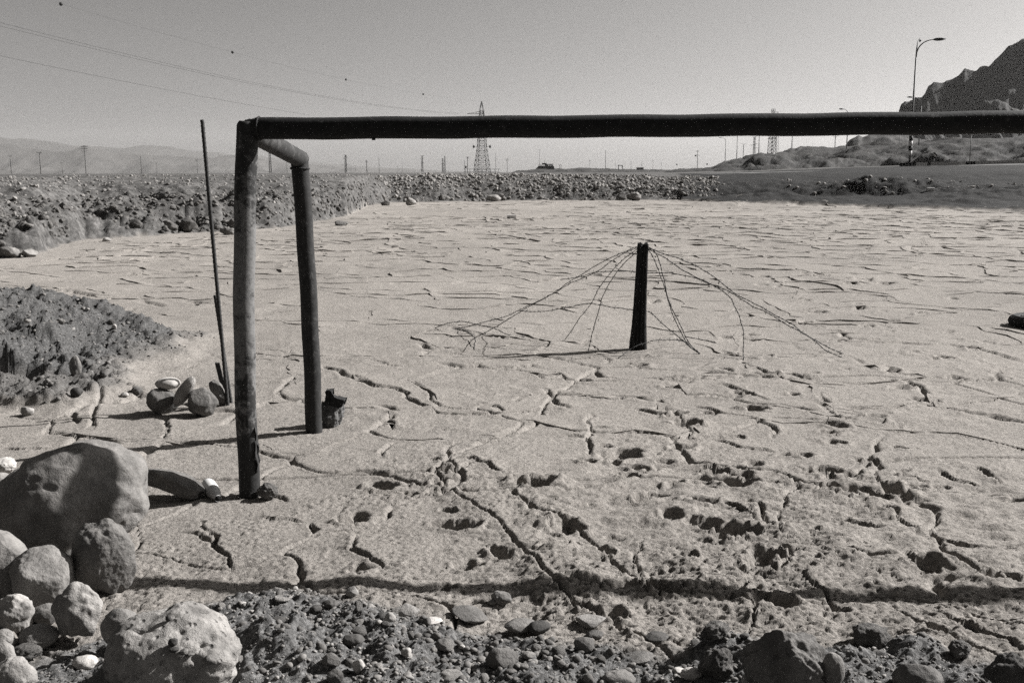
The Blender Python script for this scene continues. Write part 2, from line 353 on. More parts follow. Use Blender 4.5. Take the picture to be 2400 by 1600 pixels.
def look(arr, X, Y):
    """bilinear look-up in the ground grid"""
    X = np.asarray(X, float); Y = np.asarray(Y, float)
    fa = np.interp(np.arctan2(X, Y - AP), ANG, np.arange(NA)); fr = np.interp(np.hypot(X, Y - AP), R, np.arange(NR))
    i = np.clip(fr.astype(int), 0, NR - 2); j = np.clip(fa.astype(int), 0, NA - 2); p = fr - i; q = fa - j
    return (arr[i, j] * (1 - p) + arr[i + 1, j] * p) * (1 - q) + (arr[i, j + 1] * (1 - p) + arr[i + 1, j + 1] * p) * q
def ground_at(px, py):
    """first point where the ray through a pixel meets the ground (out to 90 m)"""
    a, b = ray(px, py)
    Y = 2.2 * (90 / 2.2) ** np.linspace(0, 1, 900)
    z = look(zz, a * Y, Y); r = CAM_H + b * Y
    k = np.nonzero(r < z)[0]
    k = k[0] if len(k) else 899
    if k == 0: return Vector((a * Y[0], Y[0], z[0]))
    f = (r[k - 1] - z[k - 1]) / max(1e-9, (r[k - 1] - z[k - 1]) + (z[k] - r[k]))
    y = Y[k - 1] + f * (Y[k] - Y[k - 1]); return Vector((a * y, y, CAM_H + b * y))
def gz(x, y): return float(look(zz, x, y))

# ------------------------------------------------------------------ helpers: meshes and objects
def mesh_np(name, V, quads=None, tris=None, smooth=True):
    V = np.asarray(V, np.float32); me = bpy.data.meshes.new(name)
    me.vertices.add(len(V)); me.vertices.foreach_set('co', V.ravel())
    li = []; tot = []
    if quads is not None and len(quads): li.append(np.asarray(quads, np.int32).ravel()); tot.append(np.full(len(quads), 4, np.int32))
    if tris is not None and len(tris): li.append(np.asarray(tris, np.int32).ravel()); tot.append(np.full(len(tris), 3, np.int32))
    li = np.concatenate(li); tot = np.concatenate(tot)
    me.loops.add(len(li)); me.loops.foreach_set('vertex_index', li)
    me.polygons.add(len(tot)); st = np.zeros(len(tot), np.int32); st[1:] = np.cumsum(tot)[:-1]
    me.polygons.foreach_set('loop_start', st); me.polygons.foreach_set('loop_total', tot)
    me.polygons.foreach_set('use_smooth', np.full(len(tot), smooth))
    me.update(calc_edges=True); me.validate()
    return me

def link(name, me, mat, parent=None, loc=None):
    o = bpy.data.objects.new(name, me); COL.objects.link(o)
    if mat is not None and me is not None and not me.materials: me.materials.append(mat)
    if loc is not None: o.location = loc
    if parent is not None: o.parent = parent
    return o
def tag(o, label=None, cat=None, group=None, kind=None):
    if label: o['label'] = label
    if cat: o['category'] = cat
    if group: o['group'] = group
    if kind: o['kind'] = kind
    return o
def empty(name, loc, label, cat, group=None):
    o = bpy.data.objects.new(name, None); COL.objects.link(o); o.location = loc; o.empty_display_size = .1
    return tag(o, label, cat, group)

class MB:
    def __init__(s): s.V = []; s.Q = []; s.T = []; s.n = 0
    def add(s, V, Q=(), T=()):
        V = np.asarray(V, float).reshape(-1, 3); s.V.append(V)
        if len(Q): s.Q.append(np.asarray(Q, int).reshape(-1, 4) + s.n)
        if len(T): s.T.append(np.asarray(T, int).reshape(-1, 3) + s.n)
        s.n += len(V); return s
    def box(s, c, h, R=None):
        c = np.array(c, float); h = np.array(h, float)
        v = np.array([[x, y, z] for x in (-1, 1) for y in (-1, 1) for z in (-1, 1)], float) * h
        if R is not None: v = v @ np.array(R.to_3x3()).T
        return s.add(v + c, [[0, 1, 3, 2], [4, 6, 7, 5], [0, 4, 5, 1], [2, 3, 7, 6], [0, 2, 6, 4], [1, 5, 7, 3]])
    def tube(s, P, r, n=8, cap=True, ecc=None):
        P = [Vector(p) for p in P]; m = len(P)
        if not hasattr(r, '__len__'): r = [r] * m
        tan = [(P[min(i + 1, m - 1)] - P[max(i - 1, 0)]).normalized() for i in range(m)]
        ref = Vector((0, 0, 1)) if abs(tan[0].z) < .9 else Vector((0, 1, 0))
        nrm = (ref - tan[0] * ref.dot(tan[0])).normalized()
        V = []
        for i in range(m):
            nrm = (nrm - tan[i] * nrm.dot(tan[i])).normalized(); bi = tan[i].cross(nrm)
            for k in range(n):
                a = 2 * math.pi * k / n + (math.pi / 4 if n == 4 else 0)
                rr = r[i] * (1 if ecc is None else ecc(i / (m - 1), a))
                V.append(P[i] + (nrm * math.cos(a) + bi * math.sin(a)) * rr)
        Q = [[i * n + k, i * n + (k + 1) % n, (i + 1) * n + (k + 1) % n, (i + 1) * n + k] for i in range(m - 1) for k in range(n)]
        T = []
        if cap:
            V += [P[0], P[-1]]; a = m * n; b = a + 1
            T = [[a, (k + 1) % n, k] for k in range(n)] + [[b, (m - 1) * n + k, (m - 1) * n + (k + 1) % n] for k in range(n)]
        return s.add(np.array([tuple(v) for v in V]), Q, T)
    def mesh(s, name, smooth=True):
        return mesh_np(name, np.concatenate(s.V), np.concatenate(s.Q) if s.Q else None, np.concatenate(s.T) if s.T else None, smooth)
    def build(s, name, mat, parent=None, smooth=True, origin=None):
        V = np.concatenate(s.V)
        if origin is not None: s.V = [V - np.array(origin)]
        o = link(name, s.mesh(name, smooth), mat, parent, loc=origin)
        if parent is not None and origin is None: pass
        return o
def part(mb, name, mat, root, smooth=True):
    """world-space shapes as a child of a root that stands at root.location (no rotation)"""
    V = np.concatenate(mb.V) - np.array(root.location); mb.V = [V]
    return link(name, mb.mesh(name, smooth), mat, root)
def sub(mb, name, mat, par, root, smooth=True):
    V = np.concatenate(mb.V) - np.array(root.location); mb.V = [V]
    return link(name, mb.mesh(name, smooth), mat, par)

# ------------------------------------------------------------------ materials (a black-and-white place: greys with a faint warm tone)
def G(v): return (v, v * .985, v * .968, 1)
def node_mat(name):
    m = bpy.data.materials.new(name); m.use_nodes = True; nt = m.node_tree; b = nt.nodes['Principled BSDF']
    b.inputs['Specular IOR Level'].default_value = .2
    return m, nt, b
def N(nt, t, **kw):
    n = nt.nodes.new(t)
    for k, v in kw.items():
        if k.startswith('i_'):
            key = k[2:]; n.inputs[int(key) if key.isdigit() else key.replace('_', ' ')].default_value = v
        else: setattr(n, k, v)
    return n
def noise(nt, co, scale, detail=4, rough=.55):
    n = N(nt, 'ShaderNodeTexNoise'); n.inputs['Scale'].default_value = scale; n.inputs['Detail'].default_value = detail; n.inputs['Roughness'].default_value = rough
    nt.links.new(co, n.inputs['Vector']); return n.outputs['Fac']
def ramp(nt, fac, stops):
    r = N(nt, 'ShaderNodeValToRGB'); el = r.color_ramp.elements
    while len(el) < len(stops): el.new(.5)
    for e, (p, v) in zip(el, stops): e.position = p; e.color = v if isinstance(v, tuple) else G(v)
    nt.links.new(fac, r.inputs[0]); return r.outputs[0]
def mix(nt, f, a, b, mode='MIX'):
    m = N(nt, 'ShaderNodeMix', data_type='RGBA', blend_type=mode)
    for i, x in ((0, f), (6, a), (7, b)):
        if isinstance(x, (int, float, tuple)): m.inputs[i].default_value = x
        else: nt.links.new(x, m.inputs[i])
    return m.outputs[2]
def bump(nt, h, dist, strength=1.0, prev=None):
    b = N(nt, 'ShaderNodeBump'); b.inputs['Strength'].default_value = strength; b.inputs['Distance'].default_value = dist
    nt.links.new(h, b.inputs['Height'])
    if prev is not None: nt.links.new(prev, b.inputs['Normal'])
    return b.outputs[0]
def setcol(nt, c, b, k=.68):
    nt.links.new(mix(nt, 1.0, c, (k, k, k, 1), 'MULTIPLY'), b.inputs['Base Color'])
def objco(nt): return N(nt, 'ShaderNodeTexCoord').outputs['Object']

def mat_ground():
    m, nt, b = node_mat('dried_mud_and_soil'); co = objco(nt)
    fine = noise(nt, co, 42, 5, .7); mid = noise(nt, co, 5, 5, .6); big = noise(nt, co, .45, 4)
    mud = mix(nt, 1.0, ramp(nt, fine, [(.30, .20), (.46, .33), (.62, .42)]), ramp(nt, mid, [(.3, .86), (.7, 1.0)]), 'MULTIPLY')
    mud = mix(nt, 1.0, mud, ramp(nt, big, [(.3, .9), (.7, 1.05)]), 'MULTIPLY')
    mud = mix(nt, 1.0, mud, ramp(nt, noise(nt, co, 95, 3, .8), [(.36, .55), (.46, 1.0)]), 'MULTIPLY')
    mud = mix(nt, 1.0, mud, ramp(nt, noise(nt, co, .13, 4, .6), [(.35, .86), (.65, 1.06)]), 'MULTIPLY')
    soil = ramp(nt, noise(nt, co, 60, 6, .75), [(.32, .04), (.5, .108), (.68, .24)])
    bank = mix(nt, 1.0, ramp(nt, noise(nt, co, 5, 7, .8), [(.34, .04), (.5, .105), (.68, .24)]), ramp(nt, big, [(.35, .8), (.7, 1.1)]), 'MULTIPLY')
    dark = ramp(nt, noise(nt, co, 1.6, 7, .7), [(.35, .014), (.6, .03), (.8, .06)])
    sx_ = N(nt, 'ShaderNodeSeparateXYZ'); nt.links.new(co, sx_.inputs[0]); gt = N(nt, 'ShaderNodeMath', operation='GREATER_THAN'); nt.links.new(sx_.outputs[1], gt.inputs[0]); gt.inputs[1].default_value = 5.6
    soil = mix(nt, gt.outputs[0], mix(nt, 1.0, soil, (1.35, 1.35, 1.35, 1), 'MULTIPLY'), mix(nt, 1.0, soil, (.85, .85, .85, 1), 'MULTIPLY'))
    def at(n): return N(nt, 'ShaderNodeAttribute', attribute_name=n).outputs['Fac']
    c = mix(nt, at('soil'), mud, soil); c = mix(nt, at('bank'), c, bank); c = mix(nt, at('dark'), c, dark)
    setcol(nt, c, b); b.inputs['Roughness'].default_value = .95; b.inputs['Specular IOR Level'].default_value = .1
    h1 = bump(nt, noise(nt, co, 70, 5, .75), .016, .9); h2 = bump(nt, noise(nt, co, 9, 5, .7), .03, .5, h1)
    nt.links.new(h2, b.inputs['Normal']); return m
def mat_stone(name, lo, mi, hi, sc=6, pit=.0, bs=.5, bd=.01):
    m, nt, b = node_mat(name)
    tc = N(nt, 'ShaderNodeTexCoord'); co = tc.outputs['Object']
    oi = N(nt, 'ShaderNodeObjectInfo').outputs['Random']
    add = N(nt, 'ShaderNodeVectorMath', operation='ADD'); nt.links.new(co, add.inputs[0]); nt.links.new(oi, add.inputs[1]); co = add.outputs[0]
    big = noise(nt, co, sc, 6, .62)
    c = ramp(nt, big, [(.30, lo), (.5, mi), (.70, hi)])
    c = mix(nt, 1.0, c, ramp(nt, noise(nt, co, sc * 14, 4, .7), [(.3, .72), (.6, 1.0)]), 'MULTIPLY')
    c = mix(nt, 1.0, c, ramp(nt, oi, [(0., .8), (1., 1.1)]), 'MULTIPLY')
    setcol(nt, c, b); b.inputs['Roughness'].default_value = .85
    n = bump(nt, noise(nt, co, sc * 9, 6, .65), bd, bs); n = bump(nt, noise(nt, co, sc * 30, 3, .6), bd * .4, bs, n)
    if pit > 0:
        v = N(nt, 'ShaderNodeTexVoronoi'); v.inputs['Scale'].default_value = sc * 3.2; nt.links.new(co, v.inputs['Vector'])
        r = ramp(nt, v.outputs['Distance'], [(.05, (0, 0, 0, 1)), (.28, (1, 1, 1, 1))]); n = bump(nt, r, .012, pit, n)
    nt.links.new(n, b.inputs['Normal']); return m
def mat_plain(name, v, rough=.8, var=.25, sc=20, bs=.3, spec=.2, metal=0):
    m, nt, b = node_mat(name); co = objco(nt)
    f = noise(nt, co, sc, 5, .65)
    setcol(nt, ramp(nt, f, [(.3, v * (1 - var)), (.7, v * (1 + var))]), b)
    b.inputs['Roughness'].default_value = rough; b.inputs['Specular IOR Level'].default_value = spec; b.inputs['Metallic'].default_value = metal
    if bs: nt.links.new(bump(nt, noise(nt, co, sc * 3, 4, .6), .004, bs), b.inputs['Normal'])
    return m
def mat_pipe(name, base, paint, cover):
    """old pipe: dark rust with what is left of pale paint"""
    m, nt, b = node_mat(name); co = objco(nt)
    at = N(nt, 'ShaderNodeAttribute', attribute_name='paint').outputs['Fac']
    f = noise(nt, co, 14, 7, .72)
    mul = N(nt, 'ShaderNodeMath', operation='MULTIPLY_ADD'); nt.links.new(at, mul.inputs[0]); mul.inputs[1].default_value = cover; nt.links.new(f, mul.inputs[2])
    msk = ramp(nt, mul.outputs[0], [(.62, (0, 0, 0, 1)), (.74, (1, 1, 1, 1))])
    c0 = ramp(nt, noise(nt, co, 30, 6, .7), [(.3, base * .55), (.55, base), (.75, base * 1.7)])
    c1 = ramp(nt, noise(nt, co, 55, 5, .7), [(.3, paint * .55), (.6, paint)])
    setcol(nt, mix(nt, msk, c0, c1), b); b.inputs['Roughness'].default_value = .75; b.inputs['Specular IOR Level'].default_value = .15
    nt.links.new(bump(nt, noise(nt, co, 45, 5, .7), .004, .5, bump(nt, msk, .0015, .6)), b.inputs['Normal']); return m

M = dict(
    ground=mat_ground(),
    pale=mat_stone('pale_limestone', .26, .46, .60, 7, .25, .35),
    pitted=mat_stone('pitted_pale_limestone', .16, .32, .43, 9, .8, .7),
    light=mat_stone('light_grey_stone', .15, .28, .42, 8, .2, .6),
    mid=mat_stone('grey_brown_stone', .09, .17, .27, 8, .3, .75),
    dark=mat_stone('dark_stone', .04, .08, .13, 8, .15, .4),
    clod=mat_stone('crusted_earth', .09, .17, .28, 22, .3, 1.0),
    boulder=mat_stone('weathered_boulder', .12, .21, .31, 6, .15, .6),
    smooth=mat_stone('smooth_white_pebble', .34, .46, .58, 5, 0, .15),
    earth=mat_stone('banked_earth_block', .07, .13, .22, 5, .2, .9),
    rubble=mat_stone('embankment_rubble', .12, .25, .42, 4, .1, .5),
    gravel=mat_stone('mixed_gravel', .07, .17, .36, 5, .0, .3),
    crossbar=mat_pipe('rusted_pipe', .022, .09, .0), post=mat_pipe('peeling_painted_pipe', .035, .19, .50),
    post_rear=mat_pipe('dull_painted_pipe', .035, .10, .3),
    rebar=mat_plain('rusty_rebar', .045, .75, .4, 40), iron=mat_plain('rust_black_iron', .022, .8, .5, 40, .8),
    concrete=mat_plain('crumbling_concrete', .11, .95, .6, 35, 1.0), wood=mat_plain('weathered_wood', .030, .95, .5, 30, .8, .05),
    wire=mat_plain('rusty_wire', .03, .7, .3, 60, 0), tyre=mat_plain('old_tyre_rubber', .022, .85, .3, 30, .3),
    bottle=mat_plain('chalky_white_plastic', .62, .55, .12, 9, .15), neck_shade=mat_plain('painted_hollow_shade', .012, .9, .1, 20, 0),
    steel=mat_plain('galvanised_steel', .09, .6, .2, 4, 0), steel_d=mat_plain('dark_steel', .035, .6, .2, 4, 0),
    pole=mat_plain('creosoted_pole', .035, .9, .2, 4, 0), lamp=mat_plain('lamp_post_paint', .075, .6, .15, 4, 0),
    black=mat_plain('black_paint', .02, .7, .1, 5, 0), white=mat_plain('white_paint', .70, .7, .08, 5, 0),
    sign=mat_plain('dark_sign_face', .03, .6, .1, 5, 0), pale_paint=mat_plain('pale_sheet_metal', .5, .7, .1, 5, 0),
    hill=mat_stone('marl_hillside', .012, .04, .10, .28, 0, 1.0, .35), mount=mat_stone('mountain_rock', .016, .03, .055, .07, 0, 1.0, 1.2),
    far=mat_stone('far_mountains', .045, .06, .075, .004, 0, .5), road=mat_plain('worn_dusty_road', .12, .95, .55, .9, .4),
    hut=mat_plain('dark_tarred_structure', .015, .9, .3, 3, 0), ball=mat_plain('marker_ball_paint', .03, .6, .1, 5, 0),
)

# ------------------------------------------------------------------ the ground sheet: fine near the camera, out to the horizon
AP = -2.5
a_in = np.radians(np.linspace(-30.5, 30.5, 745)); a_l = np.radians(np.linspace(-80, -30.6, 30)[:-1]); a_r = np.radians(np.linspace(30.6, 80, 30)[1:])
ANG = np.concatenate([a_l, a_in, a_r])
R = [1.2]
while R[-1] < 5.2: R.append(R[-1] + .10)
while R[-1] < 78:
    d = max(R[-1] + AP, .5); R.append(R[-1] + min(.15, d * d / 1.6 / 2333 * 2.34 * .72))
while R[-1] < 7400: R.append(R[-1] * 1.07)
R = np.array(R); NR, NA = len(R), len(ANG)
XX = R[:, None] * np.sin(ANG)[None]; YY = AP + R[:, None] * np.cos(ANG)[None]
zz, g_s, g_b, g_d = H(XX, YY)
ii = (np.arange(NR - 1)[:, None] * NA + np.arange(NA - 1)[None]).ravel()
me = mesh_np('ground', np.stack([XX, YY, zz], -1).reshape(-1, 3), np.stack([ii, ii + 1, ii + NA + 1, ii + NA], -1))
for nm, arr in (('soil', g_s), ('bank', g_b), ('dark', g_d)):
    at_ = me.attributes.new(nm, 'FLOAT', 'POINT'); at_.data.foreach_set('value', arr.astype(np.float32).ravel())
ground = tag(link('ground', me, M['ground']), 'pale cracked dried mud flat with trampled prints, stony banks and plain', kind='structure')

# ------------------------------------------------------------------ hills and mountains
def hill(name, sil, y_foot, y_ridge, y_back, mat, amp, seed, z_foot=1.0, ncol=300, nrow=70, label=None, gul=6.0):
    """solid hill range: px silhouette at ridge distance, real slope from foot to ridge and back down"""
    xs = np.array([p[0] for p in sil], float); ys = np.array([p[1] for p in sil], float)
    pxs = np.linspace(xs[0], xs[-1], ncol); pys = np.interp(pxs, xs, ys)
    rr = [ray(a, b) for a, b in zip(pxs, pys)]; a = np.array([q[0] for q in rr]); b = np.array([q[1] for q in rr])
    yr = np.interp(pxs, xs, np.broadcast_to(np.array(y_ridge, float), xs.shape)); zr = CAM_H + b * yr
    t = np.concatenate([np.linspace(0, 1, nrow), 1 + np.linspace(0, 1, nrow // 3)[1:]])[:, None]
    Y = np.where(t < 1, y_foot + (yr - y_foot) * t, yr + (y_back - yr) * (t - 1)); X = a[None] * Y
    hgt = np.maximum(zr - z_foot, .2)
    prof = np.where(t < 1, .30 * t + .70 * t ** 1.8, 1 - sm(t - 1))
    Z = z_foot + hgt * prof
    env = np.where(t < 1, np.sin(np.pi * np.clip(t, 0, 1)) ** .6, .6) * np.minimum(1, hgt / hgt.max() * 2.5)
    S = gul
    g1 = fbm(X / S, Y / (S * 2.2), seed, 5); g2 = 1 - np.abs(fbm(X / (S * 1.7), Y / (S * 4), seed + 3, 4))
    Z = Z + env * amp * (g1 + 1.2 * (g2 - .8))
    V = np.stack([X, Y, Z], -1).reshape(-1, 3); nr = t.shape[0]
    i_ = (np.arange(nr - 1)[:, None] * ncol + np.arange(ncol - 1)[None]).ravel()
    o = link(name, mesh_np(name, V, np.stack([i_, i_ + 1, i_ + ncol + 1, i_ + ncol], -1)), mat)
    return tag(o, label, kind='structure')

hill('mountain', [(2080, 330), (2098, 300), (2106, 262), (2111, 246), (2120, 237), (2135, 235), (2150, 233), (2160, 226), (2168, 216), (2175, 201), (2185, 195), (2210, 190), (2232, 184), (2248, 176), (2261, 165), (2268, 170),
     (2285, 164), (2300, 155), (2310, 151), (2318, 151), (2330, 138), (2342, 127), (2355, 113), (2362, 104), (2380, 98), (2400, 92), (2500, 60), (2700, 40), (2900, 120), (3200, 220)],
     415, 480, 900, M['mount'], 3.2, 301, 2.0, 420, 110, 'dark rocky mountain shoulder rising at the right edge', 11)
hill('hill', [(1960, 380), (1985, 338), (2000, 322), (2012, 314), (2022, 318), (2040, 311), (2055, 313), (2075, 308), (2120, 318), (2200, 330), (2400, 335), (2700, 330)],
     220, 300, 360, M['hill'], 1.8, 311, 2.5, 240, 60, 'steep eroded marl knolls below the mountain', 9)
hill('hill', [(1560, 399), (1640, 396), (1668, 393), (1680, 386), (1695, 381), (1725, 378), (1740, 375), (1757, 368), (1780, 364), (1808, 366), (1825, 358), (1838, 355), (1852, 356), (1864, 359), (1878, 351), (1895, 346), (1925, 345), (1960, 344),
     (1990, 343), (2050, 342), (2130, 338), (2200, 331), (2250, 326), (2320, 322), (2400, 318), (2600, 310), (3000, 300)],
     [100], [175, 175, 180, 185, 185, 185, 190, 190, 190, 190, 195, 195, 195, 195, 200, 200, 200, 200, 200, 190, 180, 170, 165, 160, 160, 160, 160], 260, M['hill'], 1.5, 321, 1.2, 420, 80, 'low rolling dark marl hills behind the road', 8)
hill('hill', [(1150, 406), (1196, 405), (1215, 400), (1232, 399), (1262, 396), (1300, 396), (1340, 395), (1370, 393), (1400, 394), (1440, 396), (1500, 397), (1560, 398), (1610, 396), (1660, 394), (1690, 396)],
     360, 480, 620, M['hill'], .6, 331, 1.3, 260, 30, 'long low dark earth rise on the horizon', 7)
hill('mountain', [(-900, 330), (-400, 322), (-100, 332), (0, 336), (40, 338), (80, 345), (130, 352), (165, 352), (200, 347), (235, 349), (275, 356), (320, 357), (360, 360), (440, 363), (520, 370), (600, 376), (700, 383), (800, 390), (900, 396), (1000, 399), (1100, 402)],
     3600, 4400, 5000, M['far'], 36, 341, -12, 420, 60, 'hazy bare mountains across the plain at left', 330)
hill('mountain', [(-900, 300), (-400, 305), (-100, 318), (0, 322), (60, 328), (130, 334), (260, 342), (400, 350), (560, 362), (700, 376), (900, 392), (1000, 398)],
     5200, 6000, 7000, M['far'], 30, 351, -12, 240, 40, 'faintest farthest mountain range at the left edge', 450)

# road on the right
def strip(name, pts_px, width, mat, lift=.03, label=None):
    P = []
    for px, py, Y in pts_px:
        p = ptY(px, py, Y); P.append(p)
    V = []; 
    for i, p in enumerate(P):
        q = (P[min(i + 1, len(P) - 1)] - P[max(i - 1, 0)]); q.z = 0; q.normalize(); n = Vector((-q.y, q.x, 0)) * width / 2
        for s_ in (-1, 1): V.append((p.x + s_ * n.x, p.y + s_ * n.y, p.z - .10 + .13 * s_))
    Q = [[2 * i, 2 * i + 2, 2 * i + 3, 2 * i + 1] for i in range(len(P) - 1)]
    V = np.array(V); top = V.copy(); bot = V.copy(); bot[:, 2] -= 1.2
    n = len(V); mb = MB(); mb.add(np.concatenate([top, bot]), Q + [[2 * i, 2 * i + n, 2 * i + 2 + n, 2 * i + 2] for i in range(len(P) - 1)] + [[2 * i + 1, 2 * i + 3, 2 * i + 3 + n, 2 * i + 1 + n] for i in range(len(P) - 1)])
    return tag(link(name, mb.mesh(name, False), mat), label, kind='structure')
strip('road', [(1480, 424, 74), (1580, 413, 74), (1700, 406.5, 74), (1900, 403, 75), (2060, 399, 77), (2150, 395, 79), (2260, 390, 81), (2400, 385, 83), (2700, 372, 88)], 6.0, M['road'], label='pale worn road running up to the right')

# ------------------------------------------------------------------ the goal
GX, GY = flat(586, 1160); GX -= .0
rA = ray(575, 302); ZT = CAM_H + rA[1] * GY                 # crossbar axis height
XA = ray(581, 300)[0] * GY
PR_ = .053
goal = empty('football_goal', (GX, GY, 0), 'rusted pipe football goal standing in the dried mud', 'goal')
dirb = Vector((7.3, -.42, .045)).normalized()
def paint_attr(o, f):
    me = o.data; co = np.zeros(len(me.vertices) * 3, np.float32); me.vertices.foreach_get('co', co); co = co.reshape(-1, 3)
    at_ = me.attributes.new('paint', 'FLOAT', 'POINT'); at_.data.foreach_set('value', f(co).astype(np.float32))
def pipe_path(pts, n):
    out = []
    for a, b in zip(pts[:-1], pts[1:]):
        for k in range(n): out.append(Vector(a).lerp(Vector(b), k / n))
    out.append(Vector(pts[-1])); return out
A = Vector((XA, GY, ZT)); Bc = A + dirb * 7.3
bar_pts = pipe_path([A - dirb * .035, Bc + dirb * .03], 90)
for i, p in enumerate(bar_pts): p.z += -.012 * math.sin(math.pi * i / 90) + .0018 * math.sin(i * .9); 
mb = MB().tube(bar_pts, [PR_ * .55] + [PR_ * (1 + .008 * math.sin(i * 1.7)) for i in range(89)] + [PR_ * .9], 28)
o = part(mb, 'crossbar', M['crossbar'], goal); paint_attr(o, lambda c: np.zeros(len(c)))
for k, xx in enumerate((.62, 3.05, 3.72)):
    p = A + dirb * xx; part(MB().tube([p + Vector((0, -.01, -.048)), p + Vector((0, -.01, -.062))], .009, 8), 'net_hook', M['iron'], goal)
# posts: slightly bent pipes, dented near the ground
def post(top, base, name, mat, pf, bend, seed):
    n = 110; pts = []
    for i in range(n + 1):
        t = i / n; p = top.lerp(base, t); p.x += bend(t); p.x += .002 * math.sin(t * 23 + seed); pts.append(p)
    def ecc(t, a): return 1 + .012 * math.sin(3 * a + t * 9 + seed) * (t > .6) + .03 * max(0, t - .8) * 5 * math.sin(2 * a + t * 40 + seed) * .5
    mb = MB().tube(pts, [PR_ * .8] + [PR_ * (1 + .03 * max(0, t_ - .85) * 6) for t_ in np.linspace(0, 1, n)], 32, ecc=ecc)
    o = part(mb, name, mat, goal); paint_attr(o, pf); return o
def front_paint(c):
    z = c[:, 2]; return np.clip(np.minimum((ZT - .05 - z) / .55, (z - .25) / .6), 0, 1) * .5 + .08
fbase = Vector((GX, GY, -.12))
post(A + Vector((0, 0, .035)), fbase, 'front_post', M['post'], front_paint, lambda t: -.026 * math.sin(math.pi * min(1, t * 1.0)) * (t > 0), 1)
RX, RY = flat(736, 1012)
rt = ray(702, 372); RT = Vector((rt[0] * (RY - .08), RY - .08, CAM_H + rt[1] * (RY - .08)))
mb = MB().tube(pipe_path([A + Vector((0, .02, -.01)), RT + (RT - A).normalized() * .03], 30), PR_ * .98, 28)
o = part(mb, 'side_rail', M['post_rear'], goal); paint_attr(o, lambda c: np.full(len(c), .35))
post(RT + Vector((0, 0, .035)), Vector((RX, RY, -.15)), 'rear_post', M['post_rear'], lambda c: np.clip(1 - np.abs(c[:, 2] - .9), 0, 1) * .3, lambda t: .012 * math.sin(math.pi * t), 4)
for nm, tp, bs_, mt in (('front_post', Bc, Vector((Bc.x, Bc.y, -.15)), 'post'), ('rear_post', Bc + Vector((.05, 1.25, -.08)), Vector((Bc.x + .05, Bc.y + 1.3, -.15)), 'post_rear')):
    post(tp + Vector((0, 0, .035)), bs_, nm, M[mt], lambda c: np.full(len(c), .3), lambda t: 0, 7)
mb = MB().tube(pipe_path([Bc, Bc + Vector((.05, 1.25, -.08))], 12), PR_ * .98, 24)
o = part(mb, 'side_rail', M['post_rear'], goal); paint_attr(o, lambda c: np.full(len(c), .2))
def weld(c, d, r, name='weld_bead'):
    d = d.normalized(); e1 = d.orthogonal().normalized(); e2 = d.cross(e1)
    P = [c + (e1 * math.cos(a) + e2 * math.sin(a)) * r * (1 + .012 * math.sin(a * 9)) for a in np.linspace(0, 2 * math.pi, 50)]
    o = part(MB().tube(P, [.0055 + .0018 * math.sin(i * 2.3) for i in range(50)], 7, cap=False), name, M['iron'], goal)
weld(A + dirb * .058, dirb, PR_ * 1.01); weld(RT - Vector((0, 0, .06)), Vector((.02, .05, 1)), PR_ * 1.02); weld(A + (RT - A).normalized() * .062, RT - A, PR_)
# peeling flake on the front post foot
for k, (a0, hgt, z0, off) in enumerate(((-.25, .17, .13, .010), (.12, .13, .16, .018), (-.05, .10, .27, .006))):
    V = []
    for i in range(9):
        t = i / 8
        for j in range(4):
            a = a0 + (j - 1.5) * .11 + .1 * math.sin(9 * t + k * 2); r = PR_ * 1.04 + off * math.sin(math.pi * t) * (1 + .6 * math.sin(7 * t + k))
            V.append((fbase.x - .004 + math.cos(a) * r, fbase.y + math.sin(a) * r - .018, z0 + hgt * t))
    mb = MB(); mb.add(np.array(V), [[4 * i + j, 4 * i + j + 1, 4 * i + 5 + j, 4 * i + 4 + j] for i in range(8) for j in range(3)])
    o = part(mb, 'rust_flake', M['post_rear'], goal); sol = o.modifiers.new('thickness', 'SOLIDIFY'); sol.thickness = .003; paint_attr(o, lambda c: np.full(len(c), .3))

